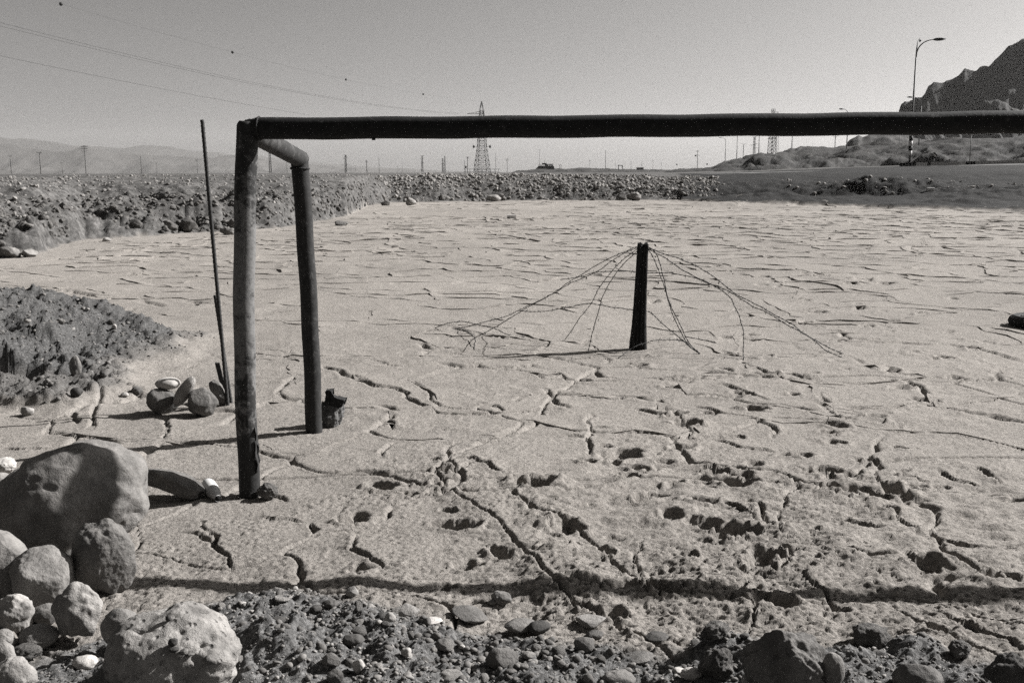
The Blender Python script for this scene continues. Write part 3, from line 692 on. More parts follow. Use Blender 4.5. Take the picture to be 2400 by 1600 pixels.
# ------------------------------------------------------------------ stones
_ico = {}
def ico(n):
    if n not in _ico:
        import bmesh
        bm = bmesh.new(); bmesh.ops.create_icosphere(bm, subdivisions=n, radius=1)
        V = np.array([v.co[:] for v in bm.verts]); T = np.array([[v.index for v in f.verts] for f in bm.faces]); bm.free(); _ico[n] = (V, T)
    return _ico[n]
def stone_shape(n, seed, amp=.16, cuts=0, box=0., pits=0., fine=.02, ridg=0., cutk=.85):
    V, T = ico(n); V = V.copy(); r_ = np.random.default_rng(seed)
    if box: 
        q = 2 + 3 * box; V = V / ((np.abs(V) ** q).sum(1) ** (1 / q))[:, None]
    P = V
    n1 = p3(P[:, 0] * 1.1 + seed, P[:, 1] * 1.1, P[:, 2] * 1.1, seed) + .5 * p3(P[:, 0] * 2.3, P[:, 1] * 2.3 + seed, P[:, 2] * 2.3, seed + 1)
    rad_ = 1 + amp * 1.6 * n1
    V = V * rad_[:, None]
    for k in range(cuts):
        d = r_.normal(size=3); d /= np.linalg.norm(d); o = r_.uniform(.55, .88)
        h = V @ d - o; V = V - np.where(h > 0, h * cutk, 0)[:, None] * d
    if ridg: 
        rn = 1 - np.abs(p3(V[:, 0] * 2.6, V[:, 1] * 2.6, V[:, 2] * 1.3 + seed, seed + 9)) * 2.4
        V = V * (1 + ridg * (rn - .5))[:, None]
    if fine:
        f = p3(V[:, 0] * 5, V[:, 1] * 5, V[:, 2] * 5 + seed, seed + 3) + .6 * p3(V[:, 0] * 11, V[:, 1] * 11, V[:, 2] * 11, seed + 4)
        V = V * (1 + fine * 1.8 * f)[:, None]
    if pits:
        f = p3(V[:, 0] * 4.2 + 3, V[:, 1] * 4.2, V[:, 2] * 4.2, seed + 7); V = V * (1 - pits * sm((f - .18) / .22))[:, None]
    return V, T
def stone(x0, y0, x1, y1, label, mat='mid', seed=1, n=4, dr=.9, rot=0., dims=None, sink=.12, cat='stone', name=None, yaw=0., lift=0., on=None, lean=0., **kw):
    """a stone whose outline fills the pixel box, resting on the ground (or at the distance `on`)"""
    cx, cy = (x0 + x1) / 2, (y0 + y1) / 2
    a, b = ray(cx, cy); al = math.atan(-b)
    Y = on if on else ground_at(cx, y1).y
    for it in range(5):
        dist = Y * math.sqrt(1 + b * b)
        k = Y * 1.0 / F / max(.2, (math.cos(PITCH) - ((cy - 800) / F) * math.sin(PITCH)))
        w = (x1 - x0) / 2 * k; h = (y1 - y0) / 2 * k * 1.0
        if dims: rx, ry, rz = [d * w for d in dims]; zh = h
        else:
            rx = w; ry = w * dr; zh = math.sqrt(max((h * h) - (ry * math.sin(al)) ** 2, (.45 * h) ** 2)) / math.cos(al); rz = zh
        c = Vector((a * Y, Y, CAM_H + b * Y))
        if on: break
        g = gz(c.x, c.y) + lift
        want = g + zh * (1 - sink)
        dz = want - c.z                       # slide along the ray until it rests
        Y = Y + dz / (b - 0.02) * .8
    V, T = stone_shape(n, seed, **kw)
    if lean: V[:, 0] += lean * V[:, 2]
    V = V / np.abs(V).max(0)
    V = V * np.array([rx, ry, rz])
    Rm = np.array((Matrix.Rotation(rot, 3, 'Y') @ Matrix.Rotation(yaw, 3, 'Z')))
    V = V @ Rm.T
    nm = name or ('boulder' if (x1 - x0) > 130 else cat)
    me = mesh_np(nm, V, None, T)
    o = link(nm, me, M[mat], loc=(a * Y, Y, CAM_H + b * Y))
    return tag(o, label, cat if not name else cat)
def S(x0, y0, x1, y1, *a, **k):               # display pixels of the 2352 px view
    q = 1.0204; return stone(x0 * q, y0 * q, x1 * q, y1 * q, *a, **k)
def S5(x0, y0, x1, y1, *a, **k):
    q = .3401; return stone(x0 * q, 1067 + y0 * q, x1 * q, 1067 + y1 * q, *a, **k)
def S6(cx, cy, w, h, *a, **k):
    q = .3401; return stone(800 + (cx - w / 2) * q, 1067 + (cy - h / 2) * q, 800 + (cx + w / 2) * q, 1067 + (cy + h / 2) * q, *a, **k)
def S7(x0, y0, x1, y1, *a, **k):
    q = .3401; return stone(1600 + x0 * q, 1067 + y0 * q, 1600 + x1 * q, 1067 + y1 * q, *a, **k)

# left foreground boulders
S(-20, 1002, 342, 1300, 'largest rounded grey boulder left of the goal post', 'boulder', 19, 6, .8, sink=.30, lean=.15, amp=.17, cuts=3, cutk=.35, fine=.018, pits=.03, cat='boulder')
S(168, 1190, 314, 1372, 'upright egg-shaped grey boulder leaning before the largest boulder', 'boulder', 12, 6, .8, rot=-.12, sink=.12, amp=.13, cuts=6, cutk=.6, fine=.025, pits=.02, cat='boulder')
S(-75, 1192, 82, 1392, 'rough grey boulder cut by the left edge beside the egg-shaped boulder', 'boulder', 13, 6, .8, amp=.18, cuts=6, cutk=.7, fine=.02, pits=.02, cat='boulder')
S(22, 1258, 180, 1402, 'smooth round dark boulder in the shade between two larger boulders', 'boulder', 14, 6, .8, amp=.12, cuts=6, cutk=.6, fine=.02, cat='boulder')
S5(-40, 950, 245, 1235, 'knobbly white stone at the left edge under the shaded boulder', 'pale', 15, 5, .8, amp=.2, fine=.04, pits=.05)
S5(215, 1010, 400, 1175, 'small smooth brown stone wedged beside the white knobbly stone', 'mid', 16, 4, .8, amp=.14, cuts=1, fine=.012)
S5(370, 878, 722, 1300, 'tall triangular mottled stone standing below the egg-shaped boulder', 'light', 17, 5, .75, amp=.2, cuts=4, fine=.03, ridg=.06)
S5(135, 1158, 400, 1335, 'round pale stone with a dark split across it', 'light', 18, 5, .9, amp=.06, fine=.015)
S5(-60, 1190, 100, 1350, 'pale chipped stone cut by the left edge, below the white knobbly one', 'light', 19, 4, .8, amp=.14, fine=.03)
S(240, 1385, 560, 1640, 'large pitted white boulder in the bottom left foreground', 'pitted', 20, 6, .85, sink=.30, amp=.14, fine=.03, pits=.07, cat='boulder')
S5(698, 1055, 985, 1330, 'grey rounded boulder touching the back of the pitted white boulder', 'light', 21, 5, .7, sink=.2, amp=.09, fine=.015, cat='boulder')
S5(600, 1405, 1080, 1720, 'flat dark boulder at the bottom edge before the pitted white boulder', 'mid', 22, 5, .8, amp=.12, fine=.025, pits=.03, cat='boulder')
S5(-60, 1385, 245, 1700, 'speckled pale boulder in the bottom left corner', 'light', 23, 5, .8, amp=.12, fine=.03, cat='boulder')
S5(500, 1370, 672, 1480, 'small pale ribbed stone left of the pitted white boulder', 'pale', 24, 4, .8, amp=.12, fine=.03)
S5(780, 1510, 935, 1620, 'pale smooth pebble at the bottom edge on the flat dark boulder', 'pale', 25, 4, .8, amp=.08, sink=.05)
S5(-50, 1275, 110, 1500, 'pale worn stone at the left edge above the corner boulder', 'light', 29, 4, .8, amp=.13, fine=.03)
S5(80, 1285, 290, 1420, 'crusted dark lump below the split pale stone', 'clod', 28, 4, .9, amp=.2, fine=.08)
S5(-60, 10, 112, 130, 'holed pale stone at the left edge behind the largest boulder', 'pale', 26, 5, .9, amp=.12, fine=.03, pits=.12)
S5(-70, 115, 88, 225, 'smooth pale pebble at the left edge under the holed stone', 'light', 27, 4, .9, amp=.06)
S(325, 1052, 470, 1152, 'flat grey slab in the shade right of the largest boulder', 'mid', 31, 5, rot=.32, dims=(1.05, .55, .34), amp=.14, cuts=4, cutk=.7, box=.8, fine=.015, cat='slab', name='stone_slab', sink=.15)
# the cairn beside the rebar
S(335, 893, 408, 952, 'round grey stone at the left foot of the small cairn', 'mid', 41, 5, .9, amp=.16, cuts=5, cutk=.6, fine=.02, sink=.08, rot=.2)
S(427, 890, 500, 957, 'angular grey stone at the right foot of the small cairn', 'mid', 42, 5, .9, amp=.18, cuts=6, cutk=.8, fine=.02, sink=.08)
cy_ = ground_at(*d_(400, 952)).y
S(357, 866, 414, 895, 'white oval stone lying on top of the cairn', 'smooth', 43, 5, .8, amp=.08, fine=.008, on=cy_ + .12)
S(391, 862, 456, 936, 'long bone-like pale stone leaning across the cairn', 'light', 44, 5, rot=.62, dims=(.48, .42, 1.28), amp=.09, fine=.02, on=cy_ + .02)
S(477, 868, 526, 934, 'rough brown ridged stone leaning against the rebar stakes', 'mid', 45, 5, rot=-.45, dims=(.62, .6, 1.35), amp=.14, cuts=2, fine=.04, ridg=.07, on=ground_at(*d_(505, 930)).y)
# stones on and in the earth mound
for x0, y0, x1, y1, lb, mt, sd in ((128, 731, 150, 746, 'round grey cobble on the crest of the earth mound', 'mid', 51), (55, 732, 72, 742, 'pale cobble on the left of the mound crest', 'pale', 52), (105, 738, 124, 746, 'flat brown pebble on the mound crest', 'mid', 53),
        (247, 732, 264, 746, 'grey stone at the right shoulder of the earth mound', 'mid', 54), (257, 744, 268, 756, 'small pale stone below the right shoulder of the mound', 'pale', 55),
        (160, 813, 187, 870, 'upright pale stone stuck in the dark face of the earth mound', 'light', 56), (47, 932, 78, 955, 'white stone in the clods below the earth mound', 'pale', 57), (275, 900, 296, 912, 'white flat stone at the mound foot near the cairn', 'pale', 58),
        (160, 888, 190, 912, 'dark wedge stone at the foot of the mound face', 'dark', 59), (300, 886, 328, 908, 'brown lump at the mound foot close to the cairn', 'clod', 60), (228, 853, 246, 868, 'dark square block lying at the mound foot', 'dark', 61)):
    S(x0, y0, x1, y1, lb, mt, sd, 4, .8, amp=.14, cuts=2, fine=.03)
# gravel strip: single stones
for cx, cy, w, h, lb, mt, sd, kw in ((445, 1065, 205, 110, 'two-toned rounded stone at the upper edge of the gravel', 'light', 71, {}), (330, 1120, 95, 80, 'white round pebble left of the two-toned stone', 'pale', 72, {}),
        (880, 1090, 270, 110, 'flat brown slab stone at the edge of the gravel', 'mid', 73, dict(cuts=5, rot=.25)), (1105, 980, 150, 100, 'layered broken clod sitting in the crossbar shadow', 'mid', 74, dict(cuts=5, ridg=.08)),
        (1235, 1170, 230, 100, 'grey half-buried stone right of the flat slab', 'mid', 75, {}), (1365, 1185, 165, 110, 'black angular stone at the gravel edge', 'dark', 76, dict(cuts=6)), (1720, 1140, 215, 95, 'pale wedge-shaped stone beside a deep print', 'light', 77, dict(cuts=6)),
        (1680, 1295, 160, 120, 'smooth dark stone leaning in the gravel', 'mid', 78, {}), (1110, 1395, 240, 155, 'largest rounded brown cobble in the gravel', 'mid', 79, {}), (755, 1525, 185, 110, 'pale smooth cobble at the bottom of the gravel', 'light', 80, {}),
        (1915, 1530, 240, 130, 'round grey cobble at the bottom edge right of the middle', 'mid', 81, {}), (715, 1305, 155, 100, 'lichen-dark round stone in the gravel', 'mid', 82, {}), (2320, 1480, 100, 50, 'white flat pebble at the right end of the gravel', 'pale', 83, {}),
        (2170, 1245, 175, 70, 'dark flat stone at the gravel edge before the mud', 'dark', 84, dict(cuts=4)), (625, 1135, 150, 50, 'white flat sliver stone in the gravel', 'pale', 85, {}), (1735, 1235, 150, 75, 'brown flat stone beneath the pale wedge', 'mid', 86, dict(cuts=3)),
        (2060, 1390, 215, 80, 'long low dark stone in the right gravel', 'mid', 87, {}), (120, 1450, 90, 120, 'pale splintered stone standing in the left gravel', 'pale', 88, dict(cuts=5)), (75, 940, 95, 75, 'white crumbly stone on the dark soil heap', 'pale', 89, {}),
        (450, 1350, 80, 70, 'smooth white pebble in the left gravel', 'pale', 90, {}), (1040, 1010, 60, 40, 'small pale pebble beside the layered clod', 'light', 91, {}), (1340, 1330, 80, 70, 'brown pebble right of the largest cobble', 'mid', 92, {}), (1290, 1375, 100, 60, 'grey angular pebble against the largest cobble', 'light', 93, dict(cuts=4))):
    S6(cx, cy, w, h, lb, mt, sd, 4, .85, cat='stone', **({'amp': .14, 'fine': .025, 'cuts': 4, 'cutk': .75, 'sink': .3} | kw))
q = 480 / 2352
for x0, y0, x1, y1, lb, mt, sd, kw in ((590, 350, 810, 440, 'tilted pale flake stone on top of the soil heap', 'light', 101, dict(cuts=5)), (1140, 400, 1340, 520, 'dark angular stone on the crest of the soil heap', 'dark', 102, dict(cuts=5)), (1000, 475, 1150, 580, 'dark rounded stone beside the angular one on the heap', 'dark', 103, {}),
        (620, 840, 815, 990, 'striped splintery stone on the shaded side of the heap', 'light', 104, dict(cuts=4, ridg=.08)), (1380, 790, 1650, 960, 'dark crusted boulder half sunk in the gravel heap', 'dark', 105, {}), (1150, 1020, 1385, 1200, 'knobbed brown stone at the foot of the soil heap', 'mid', 106, {}),
        (1200, 1205, 1400, 1400, 'grey rounded stone at the bottom edge left of the gravel', 'mid', 107, {}), (1500, 1085, 1660, 1240, 'upright split brown stone in the left gravel', 'mid', 108, dict(cuts=6)), (1200, 955, 1320, 1045, 'small round brown stone above the knobbed one', 'mid', 109, {})):
    stone(520 + x0 * q, 1320 + y0 * q, 520 + x1 * q, 1320 + y1 * q, lb, mt, sd, 4, .85, **({'amp': .15, 'fine': .03, 'cuts': 4, 'cutk': .75, 'sink': .3} | kw))
# bottom right rocks
S7(400, 1180, 1010, 1680, 'rugged ribbed brown rock pillar at the bottom right', 'mid', 111, 6, .7, sink=.25, amp=.22, cuts=4, fine=.035, ridg=.12, pits=.05, cat='rock', name='rock')
S7(580, 1420, 770, 1600, 'smooth rounded stone before the ribbed rock', 'mid', 112, 5, .8, amp=.08, fine=.012)
S7(1450, 1415, 1790, 1660, 'pyramid-shaped grey stone at the bottom right edge', 'mid', 113, 5, .8, amp=.12, cuts=5, fine=.015)
S7(-20, 1455, 140, 1550, 'white worn stone at the bottom right of the gravel', 'pale', 114, 5, .8, amp=.12, fine=.03, pits=.06)
S7(400, 1485, 590, 1620, 'pale brown stone at the bottom edge left of the smooth one', 'light', 115, 5, .8, amp=.1, fine=.02)
S7(950, 1355, 1120, 1600, 'pale smooth stone right behind the ribbed rock', 'light', 116, 5, .8, amp=.1, fine=.015)
S7(100, 1320, 360, 1560, 'crusted dark clod left of the ribbed rock', 'clod', 117, 5, .9, amp=.30, fine=.055, cuts=3, cutk=.6, ridg=.06, sink=.45, cat='clod', name='clod')
S7(110, 1130, 330, 1290, 'round crusted clod above the ribbed rock', 'clod', 118, 5, .9, amp=.30, fine=.055, cuts=3, cutk=.6, ridg=.06, sink=.45, cat='clod', name='clod')
S7(1160, 1120, 1440, 1360, 'largest crumbly clod by the right-hand pit', 'clod', 119, 5, .9, amp=.30, fine=.055, cuts=3, cutk=.6, ridg=.06, sink=.45, cat='clod', name='clod')
S7(1830, 1265, 2000, 1400, 'pale crumbly clod on the broken mud lip', 'clod', 120, 5, .9, amp=.30, fine=.055, cuts=3, cutk=.6, ridg=.06, sink=.45, cat='clod', name='clod')
S7(2100, 1360, 2460, 1680, 'crusted dark clod in the bottom right corner', 'clod', 121, 5, .9, amp=.30, fine=.055, cuts=3, cutk=.6, ridg=.06, sink=.45, cat='clod', name='clod')
for x0, y0, x1, y1, lb, sd in ((590, 1110, 640, 1150, 'dark rusty lump at the foot of the front goal post', 122),):
    S(x0, y0 - 5, x1, y1, lb, 'clod', sd, 5, .9, amp=.16, fine=.1, cat='clod', name='clod')
# pebbles in the hollows of the white boulder: ray cast on it
white_boulder = [o for o in COL.objects if o.get('label', '').startswith('large pitted white')][0]
def on_object(o, px, py):
    a, b = ray(px, py); d = Vector((a, 1, b)).normalized()
    inv = o.matrix_basis.inverted(); ok, loc, nor, _ = o.ray_cast(inv @ Vector((0, 0, CAM_H)), (inv.to_3x3() @ d).normalized())
    return (o.matrix_basis @ loc) if ok else None
bpy.context.view_layer.update()
for x, y, w, h, sd, mt, lb in ((1195, 1285, 75, 60, 1, 'dark', 'largest dark pebble in the hollows of the pitted white boulder'), (1200, 1335, 70, 45, 2, 'dark', 'dark flat pebble just below the largest pebble on the white boulder'),
        (1268, 1350, 60, 50, 3, 'mid', 'brown pebble in the middle of the pebble chain on the white boulder'), (1245, 1375, 45, 30, 4, 'pale', 'pale pebble among dark ones on the white boulder'),
        (1315, 1365, 55, 30, 5, 'mid', 'rightmost small pebble of the chain on the white boulder'), (1455, 1405, 110, 75, 6, 'mid', 'angular grey pebble alone on the right part of the white boulder'),
        (1160, 1120, 40, 45, 8, 'dark', 'dark pebble near the top of the white boulder')):
    p = on_object(white_boulder, x * .3401, 1067 + (y + h * .35) * .3401)
    if p is None: continue
    q = .3401
    stone(x * q - w * q / 2, 1067 + (y - h / 2) * q, x * q + w * q / 2, 1067 + (y + h / 2) * q, lb, mt, 200 + sd, 3, .9, on=p.y - .004, cat='pebble', amp=.15, cuts=2, fine=.02)

# ------------------------------------------------------------------ rebar stakes
def rebar(name, top, base, r, label):
    n = int((top - base).length / .011); pts = [base.lerp(top, i / n) for i in range(n + 1)]
    ax = (top - base).normalized()
    def ecc(t, a): return 1 + (.16 if math.sin(a * 1.0 + t * n * 2.1) > .35 else 0)
    o = MB().tube(pts, r, 10, ecc=ecc).build(name, M['rebar'], origin=base)
    return tag(o, label, 'rebar')
B = ground_at(534, 949); t_ = ray(474, 281)
T = Vector((t_[0] * (B.y + .02), B.y + .02, CAM_H + t_[1] * (B.y + .02)))
rebar('rebar_stake', T, B - (T - B).normalized() * .2, .0125, 'tall thin leaning rebar stake beside the cairn')
B2 = ground_at(*d_(531, 925)); t_ = ray(*d_(494, 678)); T2 = Vector((t_[0] * (B2.y - .02), B2.y - .02, CAM_H + t_[1] * (B2.y - .02)))
rebar('rebar_stake', T2, B2 - (T2 - B2).normalized() * .15, .0115, 'shorter rebar stake leaning against the tall one')
B3 = ground_at(*d_(520, 920)); t_ = ray(*d_(499, 833)); T3 = Vector((t_[0] * (B3.y - .03), B3.y - .03, CAM_H + t_[1] * (B3.y - .03)))
ang = empty('angle_iron', B3, 'short broken angle iron stake behind the cairn', 'iron stake')
dv = (T3 - B3)
part(MB().box((B3 + T3) / 2, (.017, .003, dv.length / 2), (Vector((0, 0, 1)).rotation_difference(dv)).to_matrix()), 'flange', M['rebar'], ang, False)
part(MB().box((B3 + T3) / 2 + Vector((-.016, .018, 0)), (.003, .016, dv.length / 2), (Vector((0, 0, 1)).rotation_difference(dv)).to_matrix()), 'flange', M['rebar'], ang, False)

# ------------------------------------------------------------------ concrete footing beside the rear post
fp = ground_at(782, 1004)
foot = empty('footing', (fp.x, fp.y, gz(fp.x, fp.y)), 'broken concrete footing with black iron scrap beside the rear post', 'footing')
V, T_ = stone_shape(5, 77, amp=.30, cuts=4, cutk=.6, fine=.09, ridg=.06)
V = V / np.abs(V).max(0) * np.array([.088, .085, .118]) + np.array([fp.x - .018, fp.y + .07, gz(fp.x, fp.y) + .07])
part(MB().add(V, (), T_), 'concrete_block', M['concrete'], foot)
poly = [(605, 380), (630, 345), (720, 335), (760, 365), (755, 450), (830, 500), (940, 540), (1045, 560), (1030, 640), (990, 730), (860, 760), (700, 720), (600, 720), (640, 590), (630, 470)]
yq = fp.y + .03
P2 = [ptY(700 + x / 9.8, 880 + y / 9.8, yq) for x, y in poly]
n = len(P2); Vp = [tuple(p) for p in P2] + [tuple(p + Vector((.01 * math.sin(i * 3), .07, .008 * math.cos(i * 2)))) for i, p in enumerate(P2)]
import bmesh
bm = bmesh.new(); vv = [bm.verts.new(Vector(v) - foot.location) for v in Vp]
bm.faces.new(vv[:n]); bm.faces.new(vv[n:][::-1])
for i in range(n): bm.faces.new((vv[i], vv[n + i], vv[n + (i + 1) % n], vv[(i + 1) % n]))
bmesh.ops.triangulate(bm, faces=[f for f in bm.faces if len(f.verts) > 4]); bmesh.ops.recalc_face_normals(bm, faces=bm.faces)
bmesh.ops.subdivide_edges(bm, edges=bm.edges, cuts=2)
for v in bm.verts: v.co += Vector((pn(v.co.x * 60, v.co.z * 60, 5), pn(v.co.x * 60, v.co.z * 60, 6), pn(v.co.y * 60, v.co.x * 60, 7))) * .006
me = bpy.data.meshes.new('iron_scrap'); bm.to_mesh(me); bm.free(); link('iron_scrap', me, M['iron'], foot)

# ------------------------------------------------------------------ bottle by the front post
b0 = ground_at(487, 1146); b1 = ground_at(512, 1177)
ax0 = Vector((b0.x, b0.y, gz(b0.x, b0.y) + .030)); ax1 = Vector((b1.x, b1.y, gz(b1.x, b1.y) + .020))
bot = empty('bottle', b0, 'white plastic bottle lying by the front goal post, neck to the viewer', 'bottle')
prof = [(0, .012), (.01, .026), (.03, .033), (.12, .036), (.32, .037), (.5, .036), (.62, .034), (.72, .030), (.82, .024), (.90, .0175), (.93, .0185), (.96, .016), (1.0, .0165), (.999, .011), (.97, .0105)]
part(MB().tube([ax0.lerp(ax1, t) for t, r in prof[:13]], [r for t, r in prof[:13]], 28, cap=False), 'body', M['bottle'], bot)
ad = (ax1 - ax0).normalized()
part(MB().tube([ax1 + ad * .0015, ax1 + ad * .003], [.0125, .0115], 20), 'opening_shade', M['neck_shade'], bot)  # solid dark disc capping the neck, its colour stands in for the shade inside
part(MB().tube([ax0, ax0 + ad * .004], [.012, .014], 20), 'base', M['bottle'], bot)

# ------------------------------------------------------------------ tyre at the right edge
tp = ground_at(2378, 768); tc_ = Vector((tp.x + .33, tp.y + .1, gz(tp.x + .33, tp.y + .1) - .015))
tyre = empty('tyre', tc_, 'old black tyre lying flat on the mud at the right edge', 'tyre')
V = []; prof = [(.31, .03), (.325, .07), (.31, .11), (.27, .135), (.22, .13), (.185, .115), (.185, .03), (.22, .01), (.27, .005)]
na = 72
for i in range(na):
    a = 2 * math.pi * i / na
    for j, (r, z) in enumerate(prof):
        rr = r * (1 - (.02 if (i % 2 and j in (0, 1, 2)) else 0)); V.append((rr * math.cos(a), rr * math.sin(a), z))
m_ = len(prof); Q = [[i * m_ + j, ((i + 1) % na) * m_ + j, ((i + 1) % na) * m_ + (j + 1) % m_, i * m_ + (j + 1) % m_] for i in range(na) for j in range(m_)]
link('tread_and_wall', MB().add(V, Q).mesh('tread_and_wall', False), M['tyre'], tyre)
mb = MB()
for z in (.02, .12): mb.tube([(.19 * math.cos(a), .19 * math.sin(a), z) for a in np.linspace(0, 2 * math.pi, 40)], .012, 6, cap=False)
for z in (.02, .12): link('bead', MB().tube([(.19 * math.cos(a), .19 * math.sin(a), z) for a in np.linspace(0, 2 * math.pi, 40)], .012, 6, cap=False).mesh('bead'), M['tyre'], tyre)

# ------------------------------------------------------------------ wooden post with barbed wire
wb = ground_at(1494, 818)
wr = empty('fence_post', wb, 'splintered dark wooden post leaning in the open mud', 'post')
tp_ = ray(1507, 566); wt = Vector((tp_[0] * (wb.y + .02), wb.y + .02, CAM_H + tp_[1] * (wb.y + .02)))
nl, ns = 44, 40; V = []
for i in range(nl + 1):
    t = i / nl; c = (wb - Vector((0, 0, .12))).lerp(wt, t)
    wdt = .050 + .030 * (1 - t) ** 3 + .012 * (1 - t); dpt = .045 + .02 * (1 - t) ** 2
    for k in range(ns):
        a = 2 * math.pi * k / ns; q = (abs(math.cos(a)) ** 5 + abs(math.sin(a)) ** 5) ** (-1 / 5)
        groove = 1 - .15 * max(0, float(pn(np.array(k * .9), np.array(t * 1.3), 401))) - (.30 if k in (29, 30) else 0) - (.16 if k in (27, 33, 24) else 0)
        rg = 1 + .05 * float(pn(np.array(k * .5), np.array(t * 14.), 402))
        z = 0
        if i >= nl - 1: z = -.05 * (hsh(np.array(k // 2), np.array(3), 9) if i == nl else 0) - (.06 if k in (28, 29, 30, 31) else 0)
        V.append((c.x + math.cos(a) * q * wdt * groove * rg, c.y + math.sin(a) * q * dpt * groove * rg, c.z + float(z)))
Q = [[i * ns + k, i * ns + (k + 1) % ns, (i + 1) * ns + (k + 1) % ns, (i + 1) * ns + k] for i in range(nl) for k in range(ns)]
V.append(tuple(wt + Vector((0, 0, -.035)))); T_ = [[nl * ns + k, nl * ns + (k + 1) % ns, len(V) - 1] for k in range(ns)]
part(MB().add(V, Q, T_), 'shaft', M['wood'], wr, False)
# strands: pixels of zoom view 8; each end lies at the post or on the ground
PY_ = wb.y
STR = [
 ('first of the two wires running farthest left from the post top', [(1060, 100), (940, 150), (820, 215), (700, 290), (560, 375), (420, 440), (260, 490), (140, 515)], 'p', 'g'),
 ('second far-left wire, crossing below the first to the ground', [(1060, 105), (960, 155), (850, 225), (700, 300), (600, 355), (470, 430), (350, 500), (240, 560), (180, 635)], 'p', 'g'),
 ('steep wire left of the post, outer of two', [(1060, 110), (960, 190), (880, 290), (820, 390), (760, 470), (690, 572)], 'p', 'g'),
 ('steep wire left of the post, inner of two', [(1060, 120), (960, 220), (890, 340), (850, 460), (830, 540), (805, 640)], 'p', 'g'),
 ('low sagging wire passing behind the post to the right', [(460, 425), (600, 425), (700, 405), (820, 390), (930, 405), (1070, 425), (1120, 435), (1200, 500), (1300, 590), (1370, 640)], 'b', 'g'),
 ('level wire at half height curling down to the ground at right', [(670, 268), (780, 250), (860, 228), (960, 225), (1075, 233), (1240, 240), (1350, 260), (1440, 300), (1510, 345), (1550, 410), (1580, 500), (1585, 610), (1588, 672)], 'b', 'g'),
 ('steep wire right of the post, outer of two', [(1105, 100), (1160, 150), (1190, 280), (1210, 360), (1260, 480), (1320, 590), (1370, 638)], 'p', 'g'),
 ('steep wire right of the post, inner of two', [(1105, 110), (1150, 180), (1185, 290), (1220, 400), (1250, 490), (1310, 590), (1345, 622)], 'p', 'g'),
 ('upper of the two long wires running far right from the post', [(1105, 105), (1200, 140), (1310, 180), (1400, 230), (1480, 285), (1560, 345), (1650, 390), (1740, 445), (1830, 490), (1900, 545), (2000, 600), (2090, 640)], 'p', 'g'),
 ('lower of the two long wires running far right from the post', [(1105, 112), (1200, 165), (1290, 225), (1400, 280), (1500, 320), (1600, 380), (1700, 430), (1800, 490), (1920, 560), (2000, 620), (2080, 657)], 'p', 'g'),
 ('short wire looping in front of the post foot', [(960, 662), (1030, 610), (1110, 580), (1180, 568), (1260, 570), (1320, 592)], 'g', 'g'),
 ('loose wire end lying on the mud at right', [(1300, 555), (1370, 570), (1450, 585)], 'g', 'g'),
 ('wire arching over the mud at far left', [(40, 512), (100, 485), (170, 480), (240, 490), (340, 515), (400, 540), (490, 557)], 'g', 'g'),
 ('short wire hanging where the left wires meet the ground', [(150, 515), (190, 525), (240, 560), (238, 622)], 'g', 'g'),
]
def spline(P, m=10):
    out = []
    for i in range(len(P) - 1):
        p0 = P[max(i - 1, 0)]; p1 = P[i]; p2 = P[i + 1]; p3_ = P[min(i + 2, len(P) - 1)]
        for k in range(m):
            t = k / m; out.append(.5 * ((2 * p1) + (p2 - p0) * t + (2 * p0 - 5 * p1 + 4 * p2 - p3_) * t * t + (3 * p1 - p0 - 3 * p2 + p3_) * t ** 3))
    out.append(P[-1]); return out
for lb, pts, e0, e1 in STR:
    px = [z8(*p) for p in pts]
    def endY(e, p):
        return PY_ - .02 if e == 'p' else (PY_ + .5 if e == 'b' else ground_at(*p).y)
    Y0, Y1 = endY(e0, px[0]), endY(e1, px[-1]); m = len(px)
    Ys = [Y0 + (Y1 - Y0) * (i / (m - 1)) ** (1.3 if e0 != 'g' else 1) for i in range(m)]
    if e0 == 'b':
        for i in range(m): Ys[i] = max(Ys[i], PY_ + .06) if px[i][0] < 1530 else Ys[i]
    P = spline([ptY(*p, y) for p, y in zip(px, Ys)])
    P = [Vector((p.x, p.y, max(p.z, gz(p.x, p.y) + .004))) for p in P]
    # resample evenly, twist two thin wires round each other
    ln = [0]
    for a, b in zip(P[:-1], P[1:]): ln.append(ln[-1] + (b - a).length)
    nn = max(8, int(ln[-1] / .02)); tt = np.linspace(0, ln[-1], nn)
    C = np.stack([np.interp(tt, ln, [p[k] for p in P]) for k in range(3)], 1)
    env_ = np.minimum(1, np.minimum(tt, tt[-1] - tt) / .15)
    C[:, 0] += env_ * (.014 * pn(tt * 3 + m, tt * 0 + 3, 61) + .005 * pn(tt * 11, tt * 0 + m, 63)); C[:, 2] += env_ * (.012 * pn(tt * 3.3, tt * 0 + m, 62) + .005 * pn(tt * 12, tt * 0 + m, 64))
    root = empty('barbed_wire', tuple(C[0]), 'barbed wire: ' + lb, 'barbed wire', 'barbed wires strung from the wooden post')
    for s_ in (0, math.pi):
        part(MB().tube([Vector((c[0] + .0026 * math.cos(t * 70 + s_), c[1] + .0026 * math.sin(t * 70 + s_), c[2] + .0026 * math.cos(t * 70 + s_ + 1))) for c, t in zip(C, tt)], .0026, 5), 'strand', M['wire'], root)
    for t in np.arange(.08, ln[-1], .13):
        c = np.array([np.interp(t, tt, C[:, k]) for k in range(3)]); a = random.uniform(0, 6); mb = MB()
        v = np.array([math.cos(a), .5 * math.sin(a * 2), math.sin(a)]) * .020; part(MB().tube([c - v, c + v * .2 + np.array([0, 0, .004]), c + v], .0024, 4), 'barb', M['wire'], root)

